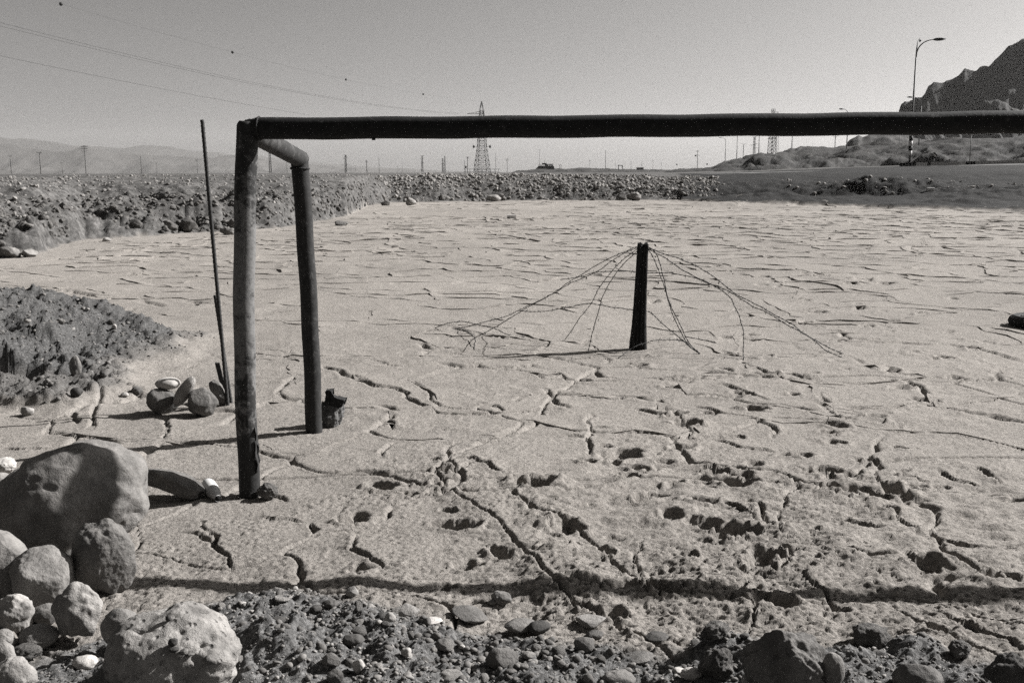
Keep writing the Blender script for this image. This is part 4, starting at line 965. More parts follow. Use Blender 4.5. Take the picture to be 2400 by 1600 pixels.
# ------------------------------------------------------------------ gravel, pebbles and rubble
def pack(variants, X, Y, Z, size, seed, flat_=.62):
    """many small stones joined in one mesh"""
    r_ = np.random.default_rng(seed); VV = []; TT = []; n0 = 0
    pick = r_.integers(0, len(variants), len(X))
    for k, (V, T) in enumerate(variants):
        w = np.nonzero(pick == k)[0]
        if not len(w): continue
        a = r_.uniform(0, 6.28, len(w)); b = r_.uniform(-.6, .6, len(w))
        sc = size[w][:, None] * np.stack([r_.uniform(.75, 1.35, len(w)), r_.uniform(.7, 1.1, len(w)), r_.uniform(.45, .9, len(w)) * flat_ * 1.4], 1)
        P = V[None] * sc[:, None]
        x = P[..., 0] * np.cos(b)[:, None] + P[..., 2] * np.sin(b)[:, None]; z = -P[..., 0] * np.sin(b)[:, None] + P[..., 2] * np.cos(b)[:, None]; y = P[..., 1]
        x, y = x * np.cos(a)[:, None] - y * np.sin(a)[:, None], x * np.sin(a)[:, None] + y * np.cos(a)[:, None]
        Q = np.stack([x + X[w][:, None], y + Y[w][:, None], z + (Z[w] + size[w] * .25)[:, None]], -1).reshape(-1, 3)
        t = (T[None] + (np.arange(len(w)) * len(V))[:, None, None]).reshape(-1, 3) + n0
        VV.append(Q); TT.append(t); n0 += len(Q)
    return np.concatenate(VV), np.concatenate(TT)
VAR1 = [stone_shape(1, 500 + k, amp=.38, fine=0, cuts=2) for k in range(12)]
VAR2 = [stone_shape(2, 520 + k, amp=.16, fine=0, cuts=2) for k in range(12)]
def scatter(n, x0, x1, y0, y1, mask, seed):
    r_ = np.random.default_rng(seed); X = r_.uniform(x0, x1, n); Y = r_.uniform(y0, y1, n); m = mask(X, Y) > r_.random(n); return X[m], Y[m]
gm = lambda X, Y: look(g_s, X, Y) * (Y < 5)
X, Y = scatter(26000, -2.0, 2.6, 2.45, 4.3, gm, 601); sz = .0022 * (1 / np.maximum(.02, np.random.default_rng(3).random(len(X)))) ** .5; sz = np.clip(sz, .0024, .010)
V, T = pack(VAR1, X, Y, look(zz, X, Y), sz, 602)
tag(link('fine_gravel', mesh_np('fine_gravel', V, None, T), M['gravel']), 'fine gravel and grit along the near edge of the mud', kind='stuff')
gc = lambda X, Y: gm(X, Y) * np.clip(1.2 - np.abs(X + .05) / 1.2, .12, 1)
X, Y = scatter(5000, -1.5, 2.4, 2.45, 4.1, gc, 603); sz = np.clip(.006 * (1 / np.maximum(.02, np.random.default_rng(5).random(len(X)))) ** .5, .006, .016)
V, T = pack(VAR2, X, Y, look(zz, X, Y), sz, 604)
tag(link('gravel', mesh_np('gravel', V, None, T), M['gravel']), 'mixed rounded gravel along the near edge of the mud', kind='stuff')
# pebbles big enough to pick out
PEB = [mesh_np('pebble', stone_shape(3, 540 + k, amp=.16, fine=.02, cuts=1 + k % 5, cutk=.9)[0], None, ico(3)[1]) for k in range(14)]
X, Y = scatter(900, -1.3, 1.2, 2.5, 3.9, gc, 605); X, Y = X[:190], Y[:190]
mats = ['light', 'mid', 'mid', 'dark', 'pale', 'light', 'gravel']
for me_ in PEB: me_.materials.append(M['mid'])
for k in range(len(X)):
    o = bpy.data.objects.new('pebble', PEB[k % 14]); COL.objects.link(o)
    sz = random.uniform(.009, .018) * (1.5 if random.random() < .12 else 1)
    o.location = (X[k], Y[k], gz(X[k], Y[k]) + sz * .08); o.scale = (sz * random.uniform(.9, 1.4), sz * random.uniform(.8, 1.1), sz * random.uniform(.5, .85)); o.rotation_euler = (random.uniform(-.5, .5), random.uniform(-.5, .5), random.uniform(0, 6.28))
    mt_ = mats[random.randrange(7)]
    o.material_slots[0].link = 'OBJECT'; o.material_slots[0].material = M[mt_]
    tag(o, 'one of the many small %s pebbles in the foreground gravel strip' % {'light': 'light grey', 'mid': 'brown-grey', 'dark': 'dark', 'pale': 'whitish', 'gravel': 'mottled'}[mt_], 'pebble', 'pebbles in the foreground gravel')
# crumbs on the mound
mm = lambda X, Y: look(g_s, X, Y) * (Y > 5.5)
X, Y = scatter(6000, -6.0, -2.0, 6.4, 11.5, mm, 607); sz = np.clip(.005 * (1 / np.maximum(.02, np.random.default_rng(8).random(len(X)))) ** .55, .005, .024)
V, T = pack(VAR1, X, Y, look(zz, X, Y), sz, 608)
tag(link('loose_earth_crumbs', mesh_np('loose_earth_crumbs', V, None, T), M['gravel']), 'loose earth crumbs and small stones on the mound', kind='stuff')
# lifted plate edges along the cracks, farther out than the fine ground relief reaches
def plate_edges(sc, sd, y0, y1, hgt, thr, seed):
    r_ = np.random.default_rng(seed); VV = []; QQ = []; n0 = 0
    gx = np.arange(int(-.62 * y1 / sc) - 2, int(.62 * y1 / sc) + 3); gyr = np.arange(int(y0 / sc) - 2, int(y1 / sc) + 3)
    IX, IY = [q.ravel() for q in np.meshgrid(gx, gyr)]
    keep = np.abs(IX * sc) < .60 * IY * sc + 2; IX, IY = IX[keep], IY[keep]
    def pt(ix, iy): return ix + .5 + .9 * (hsh(ix, iy, sd) - .5), iy + .5 + .9 * (hsh(ix, iy, sd + 77) - .5)
    offs = [(a, b) for a in range(-2, 3) for b in range(-2, 3) if (a, b) != (0, 0)]
    px, py = pt(IX, IY); nb = [pt(IX + a, IY + b) for a, b in offs]
    for j, (a, b) in enumerate(offs):
        if (b, a) < (0, 0): continue                       # each pair once
        qx, qy = nb[j]; mx, my = (px + qx) / 2, (py + qy) / 2; dx, dy = -(qy - py), qx - px
        lo = np.full(len(px), -9.0); hi = np.full(len(px), 9.0)
        for k in range(len(offs)):
            if k == j: continue
            kx, ky = nb[k]; cx, cy = kx - px, ky - py
            num = (kx * kx + ky * ky - px * px - py * py) / 2 - (mx * cx + my * cy); den = dx * cx + dy * cy
            t = num / np.where(np.abs(den) < 1e-9, 1e-9, den)
            hi = np.where(den > 0, np.minimum(hi, t), hi); lo = np.where(den < 0, np.maximum(lo, t), lo)
        w = np.nonzero(hi > lo + .05)[0]
        for i in w:
            ln = (hi[i] - lo[i]) * math.hypot(dx[i], dy[i]) * sc
            m = max(3, int(ln / .11)); t = np.linspace(lo[i], hi[i], m + 1)
            X = (mx[i] + dx[i] * t) * sc; Y = (my[i] + dy[i] * t) * sc
            if Y.mean() < y0 or Y.mean() > y1: continue
            gap = r_.random()
            if gap < .08: continue
            if gap < .28:                                     # only part of this edge has opened
                c0 = r_.integers(0, max(1, m // 2)); X, Y = X[c0:c0 + m // 2 + 2], Y[c0:c0 + m // 2 + 2]
            VV.append((X, Y, r_.random()))
    XA = np.concatenate([v[0] for v in VV]); YA = np.concatenate([v[1] for v in VV])
    wx = .16 * sc * fbm(XA / (.7 * sc), YA / (.7 * sc), sd, 2) ; wy = .16 * sc * fbm(XA / (.7 * sc), YA / (.7 * sc), sd + 9, 2)
    XA = XA - wx + .035 * pn(XA / .16, YA / .16, 81) + .10 * pn(XA / .7, YA / .7, 85); YA = YA - wy + .035 * pn(XA / .16, YA / .16, 82) + .10 * pn(XA / .7, YA / .7, 86)
    ZA = look(zz, XA, YA); bad = (look(g_b, XA, YA) > .05) | (look(g_d, XA, YA) > .25) | (look(g_s, XA, YA) > .05) | (pn(XA / 2.6, YA / 2.6, 88) + thr + .25 * pn(XA / 9, YA / 9, 89) < 0)
    hard = sum((look(g, XA + a, YA + b) > .03) for g in (g_b, g_s) for a in (-.3, 0, .3) for b in (-.3, 0, .3)) > 0
    HA = hgt * np.clip(.55 + .9 * pn(XA / .35, YA / .35, 83) + .5 * pn(XA / 1.7, YA / 1.7, 84), .12, 1.7) * np.where(bad, 0, 1) * np.clip(.34 + YA / 20, .55, 1.5)
    # cross section: steep broken face on one side, gentle slope down to the plate on the other
    OV = []; k0 = 0; c = 0
    for X, Y, rv in VV:
        n = len(X); x, y, z, h, bd_ = XA[c:c + n], YA[c:c + n], ZA[c:c + n], HA[c:c + n].copy(), hard[c:c + n]; c += n
        if bd_.any(): continue
        if n < 3 or h.max() < hgt * .2: continue
        tx, ty = np.gradient(x), np.gradient(y); l = np.hypot(tx, ty) + 1e-6; nx, ny = -ty / l, tx / l; h = h * (1 + .6 * np.abs(nx)); h[0] *= .35; h[-1] *= .35
        if .55 * nx[n // 2] + .84 * ny[n // 2] < 0: nx, ny = -nx, -ny
        if rv < .15: nx, ny = -nx, -ny
        R0 = np.stack([x - nx * .004, y - ny * .004, z - .012], 1); R1 = np.stack([x, y, z + h], 1)
        R2 = np.stack([x + nx * (.03 + 1.2 * h), y + ny * (.03 + 1.2 * h), z + h * .75], 1); R3 = np.stack([x + nx * .22, y + ny * .22, look(zz, x + nx * .22, y + ny * .22) - .004], 1)
        OV.append(np.stack([R0, R1, R2, R3], 1).reshape(-1, 3))
        i = np.arange(n - 1) * 4 + k0
        for q in range(3): QQ.append(np.stack([i + q, i + q + 4, i + q + 5, i + q + 1], 1))
        k0 += n * 4
    return np.concatenate(OV), np.concatenate(QQ)
V1, Q1 = plate_edges(1.0, 21, 5.8, 38, .0105, .48, 631); V2, Q2 = plate_edges(2.7, 41, 8.5, 58, .0125, .55, 632)
tag(link('plate_edges', mesh_np('plate_edges', np.concatenate([V1, V2]), np.concatenate([Q1, Q2 + len(V1)]), None, False), M['ground']), 'lifted edges of the cracked mud plates farther out on the flat', kind='stuff')
# embankment rubble
r_ = np.random.default_rng(611)
def bank_pts(n, u0, u1, smax, pw, seed):
    r_ = np.random.default_rng(seed); u = r_.uniform(u0, u1, n); s_ = smax * r_.random(n) ** pw
    Y = np.interp(u, U_B, D_B) + s_; return u * Y, Y
Xa, Ya = bank_pts(10500, -.135, .205, 5.5, .9, 612); Xb, Yb = bank_pts(6500, -.56, -.135, 11, .8, 613); Xc, Yc = bank_pts(500, .2, .56, 4, 1, 614)
X = np.concatenate([Xa, Xb, Xc]); Y = np.concatenate([Ya, Yb, Yc])
kk = look(g_b, X, Y) > .25; X, Y = X[kk], Y[kk]
sz = np.clip(.018 * (1 / np.maximum(.01, r_.random(len(X)))) ** .55, .02, .14) * np.where(X / Y < -.135, .48, 1.0)
V, T = pack(VAR1, X, Y, look(zz, X, Y), sz, 615, .8)
tag(link('embankment_rubble', mesh_np('embankment_rubble', V, None, T, False), M['rubble']), 'loose pale rubble covering the embankments round the mud flat', kind='stuff')
Xd, Yd = bank_pts(3000, -.56, -.135, 3.6, 1.2, 618); Yd = Yd - .3
szd = np.clip(.028 * (1 / np.maximum(.01, r_.random(len(Xd)))) ** .55, .022, .085)
Vd, Td = pack([stone_shape(2, 580 + k, amp=.35, fine=.06, cuts=2, cutk=.6) for k in range(10)], Xd, Yd, look(zz, Xd, Yd) - .03, szd, 619, .9)
tag(link('slumped_earth', mesh_np('slumped_earth', Vd, None, Td, False), M['earth']), 'slumped earth clods along the foot of the left embankment', kind='stuff')
RUB = [mesh_np('rubble_stone', stone_shape(2, 560 + k, amp=.2, fine=.02, cuts=4)[0], None, ico(2)[1], False) for k in range(10)]
for me_ in RUB: me_.materials.append(M['rubble'])
Xa, Ya = bank_pts(130, -.135, .20, 3.5, 1.6, 616); Xb, Yb = bank_pts(110, -.53, -.14, 8, 1.8, 617)
for far_, X, Y in ((1, Xa, Ya), (0, Xb, Yb)):
    for x, y in zip(X, Y):
        if look(g_b, x, y) < .3: continue
        o = bpy.data.objects.new('rubble_stone', RUB[random.randrange(10)]); COL.objects.link(o); sz = random.uniform(.08, .17) if far_ else random.uniform(.04, .08)
        o.location = (x, y, gz(x, y) + sz * .3); o.scale = (sz * random.uniform(.9, 1.3), sz, sz * random.uniform(.6, .9)); o.rotation_euler = (random.uniform(-.4, .4), random.uniform(-.4, .4), random.uniform(0, 6))
        tag(o, 'one of the pale rubble stones on the far embankment' if far_ else 'one of the rubble stones on the left embankment', 'stone', 'rubble stones on the far embankment' if far_ else 'rubble stones on the left embankment')
# embankment boulders one can tell apart
for x0, y0, x1, y1, lb, mt, sd in ((874, 459, 898, 475, 'grey block at the left foot of the far embankment', 'mid', 131), (932, 455, 957, 475, 'pale pointed boulder at the far embankment foot', 'pale', 132), (1006, 447, 1031, 464, 'grey boulder low on the far embankment', 'mid', 133),
        (1112, 446, 1152, 464, 'long pale slab boulder at the far embankment foot under the pylon', 'light', 134), (1110, 414, 1128, 430, 'white block near the top of the far embankment', 'pale', 135), (1415, 446, 1440, 463, 'dark boulder pair member at the embankment foot, left one', 'mid', 136),
        (1438, 441, 1472, 463, 'large pale boulder at the right foot of the far embankment', 'light', 137), (1640, 418, 1652, 430, 'round brown boulder high on the right end of the rubble bank', 'mid', 138), (1446, 420, 1458, 428, 'white stone near the top of the embankment at right', 'pale', 139),
        (735, 428, 790, 468, 'dark craggy boulder heap stone above the left bank corner', 'clod', 140), (766, 462, 800, 483, 'pale long stone below the craggy heap', 'light', 141), (786, 455, 810, 470, 'angular stone right of the craggy heap', 'light', 142),
        (763, 505, 800, 521, 'grey triangular boulder on the mud below the bank corner', 'mid', 143), (45, 572, 92, 594, 'pale pointed boulder at the left foot of the left bank', 'light', 144), (-10, 565, 46, 598, 'large grey boulder at the left edge on the mud', 'mid', 145), (2, 555, 28, 574, 'white stone behind the large left-edge boulder', 'pale', 146),
        (34, 492, 68, 512, 'dark lump in the left bank near the edge', 'clod', 147), (125, 494, 182, 512, 'tilted dark slab on the left bank', 'mid', 148), (290, 502, 330, 528, 'craggy boulder on the left bank foot', 'clod', 149), (360, 505, 410, 540, 'largest craggy earth block in the left bank', 'clod', 150),
        (410, 500, 460, 540, 'rough earth block left of the rebar on the bank', 'clod', 151), (502, 520, 545, 543, 'pale boulder behind the goal post at the bank foot', 'light', 152), (520, 500, 548, 530, 'dark boulder behind the goal post on the bank', 'clod', 153), (97, 500, 110, 509, 'small white stone on the left bank', 'pale', 154), (232, 545, 255, 557, 'white flat stone below the cut in the left bank', 'pale', 155)):
    S(x0, y0, x1, y1, lb, 'earth' if mt == 'clod' else mt, sd, 4, .8, amp=.22, cuts=7, cutk=.85, fine=.05, sink=.35)
# small litter
p = ground_at(1199, 512)
lt = tag(MB().box((0, 0, .05), (.16, .01, .07), Matrix.Rotation(.35, 3, 'X')).build('plastic_scrap', M['white'], smooth=False), 'small white plastic scrap far out on the mud', 'litter')
lt.location = p; b_ = lt.modifiers.new('bend', 'SUBSURF'); b_.levels = b_.render_levels = 2; b_.subdivision_type = 'SIMPLE'
p = ground_at(2180, 448); lt = tag(MB().box((0, 0, .10), (.20, .14, .10)).build('white_block', M['white'], smooth=False), 'white foam block lying on the dark earth at right', 'block'); lt.location = p
b_ = lt.modifiers.new('bevel', 'BEVEL'); b_.width = .03; b_.segments = 2

# ------------------------------------------------------------------ power lines, poles, lamps, signs
def far_pt(px, yb, yt, Hm):
    a, b = ray(px, yb); c, d = ray(px, yt); Y = Hm / (d - b); return Vector((a * Y, Y, CAM_H + b * Y)), Y
def pole(px, yb, yt, Hm, arms, label, mat='pole', r=.14, ins=True, group='utility poles on the plain', cat='utility pole', name='utility_pole', extra=None):
    b, Y = far_pt(px, yb, yt, Hm); root = empty(name, b, label, cat, group)
    part(MB().tube([b - Vector((0, 0, 3)), b + Vector((0, 0, Hm))], [r * 1.15, r * .8], 8), 'pole', M[mat], root)
    for (fr, hw, yaw) in arms:
        c = b + Vector((0, 0, Hm * (1 - fr))); v = Vector((math.cos(yaw), math.sin(yaw), 0)) * hw
        part(MB().tube([c - v, c + v], max(.10, r * .7), 4), 'crossarm', M[mat], root)
        if ins:
            for s_ in (-1, -.5, .5, 1): part(MB().tube([c + v * s_, c + v * s_ + Vector((0, 0, .35))], .07, 5), 'insulator', M['steel_d'], root)
    if extra: extra(root, b)
    return root
pole(27, 408, 365, 9, [(.02, .9, .3)], 'first utility pole from the left edge, before the hazy mountains')
pole(96, 409, 357, 9, [(.03, 1.0, .3)], 'second utility pole from the left edge, with one crossarm')
pole(147, 408, 381, 9, [(.03, .9, .3)], 'short distant utility pole between two taller ones at left')
pole(202, 409, 341, 12, [(.04, 1.2, .2), (.12, 1.3, .2), (.2, 1.2, .2)], 'tallest utility pole at left with three stacked crossarms')
pole(332, 407, 366, 9, [], 'plain bare pole left of the tall rebar', ins=False)
pole(368, 406, 382, 9, [(.03, 1.1, .2)], 'short utility pole with a T crossarm left of the rebar')
pole(463, 405, 373, 9, [(.05, 1.0, .9), (.15, .8, .9)], 'utility pole just left of the tall rebar top')
pole(673, 405, 373, 10, [(.03, 1.0, .4)], 'utility pole half hidden by the rear goal post')
pole(833, 405, 388, 9, [(.05, 1.0, .3)], 'tiny distant pole right of the wide-armed lattice mast')
pole(823, 405, 389, 9, [], 'tiny bare distant pole touching the wide-armed lattice mast', ins=False)
pole(860, 405, 376, 10, [(.02, .9, .2), (.15, .9, .2)], 'stout utility pole left of the bare slim pole', r=.28)
pole(889, 405, 367, 11, [], 'bare slim pole above the left end of the rubble bank', ins=False)
pole(932, 404, 389, 9, [(.04, .8, .2)], 'left of two faint small poles in the middle distance'); pole(943, 404, 388, 9, [(.04, .8, .2)], 'right of two faint small poles in the middle distance')
pole(1089, 405, 375, 9, [], 'thin pole left of the big pylon carrying a dark box', ins=False,
     extra=lambda root, b: part(MB().box(b + Vector((.9, 0, 4.0)), (.55, .5, .85)), 'transformer', M['black'], root, False))
pole(1096, 405, 367, 11, [(.05, 1.3, .2), (.1, .9, 1.2)], 'utility pole with a forked head left of the big pylon', r=.22)
pole(1162, 403, 359, 12, [(.01, .25, .2)], 'slim floodlight mast right of the big pylon', r=.12, mat='steel', ins=False)
pole(1189, 403, 371, 10, [(.05, 1.1, .2), (.14, 1.1, .2), (.22, .9, .2)], 'utility pole with crowded crossarms right of the pylon')
pole(1264.5, 397, 351, 13, [(.01, 1.0, .2)], 'floodlight mast with a T head in front of the dark structure', r=.12, mat='steel', ins=False)
pole(1382, 394, 375, 9, [(.06, 1.1, .2), (.16, 1.1, .2)], 'utility pole standing alone right of the dark structure')
pole(1419, 396, 352, 13, [(.01, .5, .2)], 'tall bare mast in the gap right of the dark structure', r=.16, ins=False)
pole(1443, 396, 382, 7, [(.02, .6, .2)], 'short pole left of the small gantry'); pole(1479, 397, 380, 7, [(.02, .5, .2)], 'short pole right of the small gantry')
pole(1504, 397, 378, 9, [], 'thin pole over the small flat hut', ins=False); pole(1530, 397, 375, 10, [(.03, 1.2, .2), (.12, 1.2, .2)], 'utility pole with two crossarms right of the small hut'); pole(1550, 397, 381, 9, [(.04, .8, .2)], 'faint short pole at the right end of the plain')
pole(1634, 391, 352, 11, [(.08, 1.1, .2), (.32, 1.4, .2)], 'utility pole with a transformer platform left of the hill foot', r=.2,
     extra=lambda root, b: part(MB().box(b + Vector((-1.3, 0, 7.3)), (.5, .5, .45)), 'transformer', M['black'], root, False))
pole(1741, 388, 339, 10, [], 'thick black pole with a forked head at the hill foot', r=.17, ins=False, extra=lambda root, b: [part(MB().tube([b + Vector((0, 0, 9.9)), b + Vector((s_ * 1.5, 0, 10.7))], .07, 5), 'fork', M['pole'], root) for s_ in (-1, 1)])
pole(1955, 379, 318, 10, [], 'thick black pole with a framed head on the hill right of the lamps', r=.16, ins=False,
     extra=lambda root, b: [part(MB().tube([b + Vector((0, 0, 9.2)), b + Vector((s_ * 1.9, 0, 10.6))], .06, 5), 'fork', M['pole'], root) for s_ in (-1, 1)] + [part(MB().tube([b + Vector((-2, 0, 10.6)), b + Vector((2, 0, 10.6))], .07, 5), 'crossarm', M['pole'], root)])
pole(1905, 346, 336, 7, [(.05, 1.5, .2)], 'tiny pole on the crest of the low hill')
pole(2105, 383, 306, 8, [], 'plain pole left of the large double lamp', r=.09, mat='lamp', ins=False)
pole(1946, 388, 351, 5, [], 'thin short post left of the third street lamp', r=.06, mat='lamp', ins=False)

def lattice(px, yb, yt, Hm, wb_, wt_, arms, label, bars=8, r=.11, mat='steel_d', yaw=.5, name='lattice_mast', cat='pylon', group='steel lattice masts', waist=None):
    b, Y = far_pt(px, yb, yt, Hm); root = empty(name, b, label, cat, group)
    def wid(t):
        if waist: return np.interp(t, [0, waist[0], .86, 1], [wb_, waist[1], wt_, .25])
        return wb_ + (wt_ - wb_) * t
    cs, sn = math.cos(yaw), math.sin(yaw)
    def P(k, t):
        w = wid(t) / 2; x, y = ((-w, -w), (w, -w), (w, w), (-w, w))[k % 4]; return b + Vector((x * cs - y * sn, x * sn + y * cs, Hm * t))
    for k in range(4): part(MB().tube([P(k, t) - (Vector((0, 0, 2)) if t == 0 else Vector()) for t in np.linspace(0, 1, 9)], r, 4), 'leg', M[mat], root)
    for k in range(4):
        mb = MB(); ts = 1 - (1 - np.linspace(0, 1, bars + 1)) ** .8
        for i in range(bars):
            mb.tube([P(k, ts[i]), P(k + 1, ts[i + 1])], r * .62, 4); mb.tube([P(k + 1, ts[i]), P(k, ts[i + 1])], r * .62, 4); mb.tube([P(k, ts[i + 1]), P(k + 1, ts[i + 1])], r * .62, 4)
        o = part(mb, 'bracing', M[mat], root); o['kind'] = 'stuff'
    for (t, l0, l1, rise) in arms:
        for sgn, L_ in ((-1, l0), (1, l1)):
            if L_ <= 0: continue
            tip = b + Vector((sgn * L_, 0, Hm * t)); mb = MB()
            w = wid(t) / 2
            for yy in (-w, w):
                mb.tube([b + Vector((sgn * w * .7, yy, Hm * t)), tip], r * .7, 4); mb.tube([b + Vector((sgn * w * .7, yy, Hm * t + rise)), tip], r * .6, 4)
            for q in (.33, .66): mb.tube([b + Vector((sgn * L_ * q, 0, Hm * t)), b + Vector((sgn * L_ * q, 0, Hm * t + rise * (1 - q)))], r * .6, 4)
            o = part(mb, 'crossarm', M[mat], root); o['kind'] = 'stuff'
    return root, b
pyl, pb = lattice(1130, 408, 238, 40, 8.2, 2.2, [(.83, 8.2, 1.4, 1.4), (.70, 6.5, 6.5, 1.4), (.58, 6.5, 6.5, 1.3)], 'large lattice pylon rising behind the crossbar in the middle', 13, .17, yaw=.35, name='pylon', cat='pylon', waist=(.36, 4.4))
for s_ in (-1, 1):
    c = pb + Vector((s_ * 4.6, 0, 15.2)); part(MB().add(ico(2)[0] * np.array([.7, .7, .85]) + np.array(c), (), ico(2)[1]), 'dish', M['steel_d'], pyl)
    part(MB().tube([c, pb + Vector((s_ * 2, 0, 15.2))], .1, 4), 'dish_arm', M['steel_d'], pyl)
mb = MB()
for k in range(9): part(MB().box(pb + Vector((-9 + k * 2.3, -6, 1.4)), (.08, .08, 1.6)), 'fence_picket', M['steel_d'], pyl)
part(MB().box(pb + Vector((0, -6, 2.7)), (10, .07, .1)), 'fence_rail', M['steel_d'], pyl)
part(MB().box(pb + Vector((0, -6, 1.2)), (10, .07, .1)), 'fence_rail', M['steel_d'], pyl)
lattice(634, 405, 343, 18, 1.5, .8, [(.97, 2.1, 2.1, .3), (.88, 2.1, 2.1, .3), (.78, 2.3, 2.3, .3)], 'lattice mast framed between the goal posts', 9, .10)
lattice(811, 405, 363, 16, 1.6, .9, [(.97, 2.3, 2.3, .3), (.86, 2.1, 2.1, .3), (.76, 2.2, 2.2, .3), (.46, 4.2, 4.2, .5)], 'lattice mast with a wide lower arm right of the rear post', 8, .13)
lattice(990, 403, 365, 16, 1.7, .6, [(.98, 2.4, 2.4, .3), (.83, 2.4, 2.4, .3), (.55, 3.4, 3.0, .4)], 'lattice mast standing on a dark low mound left of the pylon', 8, .12)
lattice(1038, 404, 372, 14, 1.5, .7, [(.97, 2.0, 2.0, .3), (.62, 2.6, 3.2, .4)], 'small lattice mast left of the big pylon', 7, .12)
lattice(1043, 404, 366, 14, .7, .5, [(.62, 1.2, 2.6, .4)], 'slim mast beside the small lattice mast', 7, .10)
lattice(1767, 365, 321, 15, 1.5, 1.0, [(.99, 2.4, 2.4, .3), (.62, .5, 3.2, .5), (.55, 3.6, .5, .5), (.40, .5, 4.0, .5)], 'lattice mast with staggered arms behind the hill foot', 8, .13)
lattice(1808, 375, 256, 30, 4.0, 1.4, [(.60, 4.5, 4.5, .5), (.42, 3.0, 2.2, .5), (.86, 3.5, 3.5, .5)], 'tall dark lattice mast standing on the low hill', 12, .17)
lattice(1818, 366, 262, 40, 3.6, 1.3, [(.55, 3, 3, .5)], 'fainter lattice mast just behind the tall dark one', 12, .11, mat='steel')

def cable(ctrl, r, label, group='power cables overhead'):
    """parabola through three world points, as a thin tube"""
    ys = np.array([c.y for c in ctrl]); Y = np.linspace(ys[0], ys[-1], 60)
    zc = np.polyfit(ys, [c.z for c in ctrl], 2); xc = np.polyfit(ys, [c.x for c in ctrl], 1)
    pts = [Vector((np.polyval(xc, y), y, np.polyval(zc, y))) for y in Y]
    o = MB().tube(pts, r, 5).build('power_cable', M['steel_d'], origin=pts[0]); tag(o, label, 'power cable', group)
    return lambda y: Vector((np.polyval(xc, y), y, np.polyval(zc, y)))
SL = .30
def onplan(px, py):
    a, b = ray(px, py); Y = (pb.x - pb.y * SL) / (a - SL); return Vector((a * Y, Y, CAM_H + b * Y))
f = cable([onplan(143, 10), onplan(811, 187), pb + Vector((0, 0, 40))], .02, 'thin topmost cable carrying marker balls to the pylon peak')
bd = ['largest marker ball, at the top left corner of the sky', 'second marker ball from the left on the top cable', 'third marker ball from the left on the top cable', 'smallest marker ball, nearest the pylon']
for (px, py), lb in zip(((143, 10), (545, 122), (811, 187), (992, 220)), bd):
    c = onplan(px, py); o = link('marker_ball', mesh_np('marker_ball', ico(3)[0] * .45, None, ico(3)[1]), M['ball'], loc=f(c.y)); tag(o, lb, 'marker ball', 'marker balls on the power cable')
cable([onplan(-260, -15), onplan(420, 156), onplan(1075, 266)], .04, 'upper of the paired power cables crossing the sky at left')
cable([onplan(-260, -5), onplan(420, 161), onplan(1075, 268)], .04, 'lower of the paired power cables crossing the sky at left')
cable([onplan(-260, 75), onplan(300, 193), onplan(724, 270)], .04, 'lowest single power cable slanting behind the goal corner')

def lamp(px, yb, yt, Hm, heads, label, stripes=0, r=.10, stripe_r=1.15):
    b, Y = far_pt(px, yb, yt, Hm); root = empty('street_lamp', b, label, 'street lamp', 'street lamps along the road')
    part(MB().tube([b - Vector((0, 0, 2)), b + Vector((0, 0, Hm * .86))], [r * 1.2, r * .75], 10), 'pole', M['lamp'], root)
    for (dx, dy, dz, hl_) in heads:
        p0 = b + Vector((0, 0, Hm * .86)); p3_ = b + Vector((dx, dy, Hm + dz)); p1 = p0 + Vector((0, 0, Hm * .09)); p2 = p3_ - Vector((dx, dy, 0)) * .65
        P = [p0 * (1 - t) ** 3 + p1 * 3 * t * (1 - t) ** 2 + p2 * 3 * t * t * (1 - t) + p3_ * t ** 3 for t in np.linspace(0, 1, 14)]
        part(MB().tube(P, [r * .75 - (r * .35) * i / 13 for i in range(14)], 8), 'arm', M['lamp'], root)
        d = Vector((dx, dy, 0)).normalized(); part(MB().tube([p3_ - d * .1, p3_ + d * .15, p3_ + d * hl_ * .6, p3_ + d * hl_], [.06, .13, .12, .03], 10), 'lamp_head', M['steel_d'], root)
    for k in range(stripes):
        z0 = .25 + k * .42
        part(MB().tube([b + Vector((0, 0, z0)), b + Vector((0, 0, z0 + .42))], r * stripe_r * 1.25, 12), 'stripe', M['white'] if k % 2 == 0 else M['black'], root)
    return root
lamp(2132, 372, 95, 10, [(.75, 1.4, .2, .7), (1.3, -.5, 0, .9)], 'tall double-headed street lamp with a striped base', 5, .085, 1.5)
lamp(2151, 375, 228, 10, [(-1.6, -.1, 0, .9)], 'street lamp right of the double lamp, head pointing left', 4, .09)
lamp(1982, 387, 256, 10, [(-1.1, -.2, 0, .8)], 'street lamp with a striped foot, its head just above the crossbar', 5, .10)
lamp(1854, 388, 285, 10, [(-1.3, -.2, 0, .8)], 'street lamp with a striped foot left of the framed black pole', 4, .11)
lamp(1777, 391, 298, 10, [(-1.3, -.2, 0, .8)], 'street lamp right beside the staggered lattice mast', 3, .12)
lamp(1726, 387, 313, 10, [(-1.2, -.2, 0, .8)], 'second street lamp from the left, hooked to the left', 0, .12)
lamp(1699, 386, 323, 10, [(-1.9, -.2, 0, .8)], 'farthest street lamp at left, hooked to the left', 0, .12)

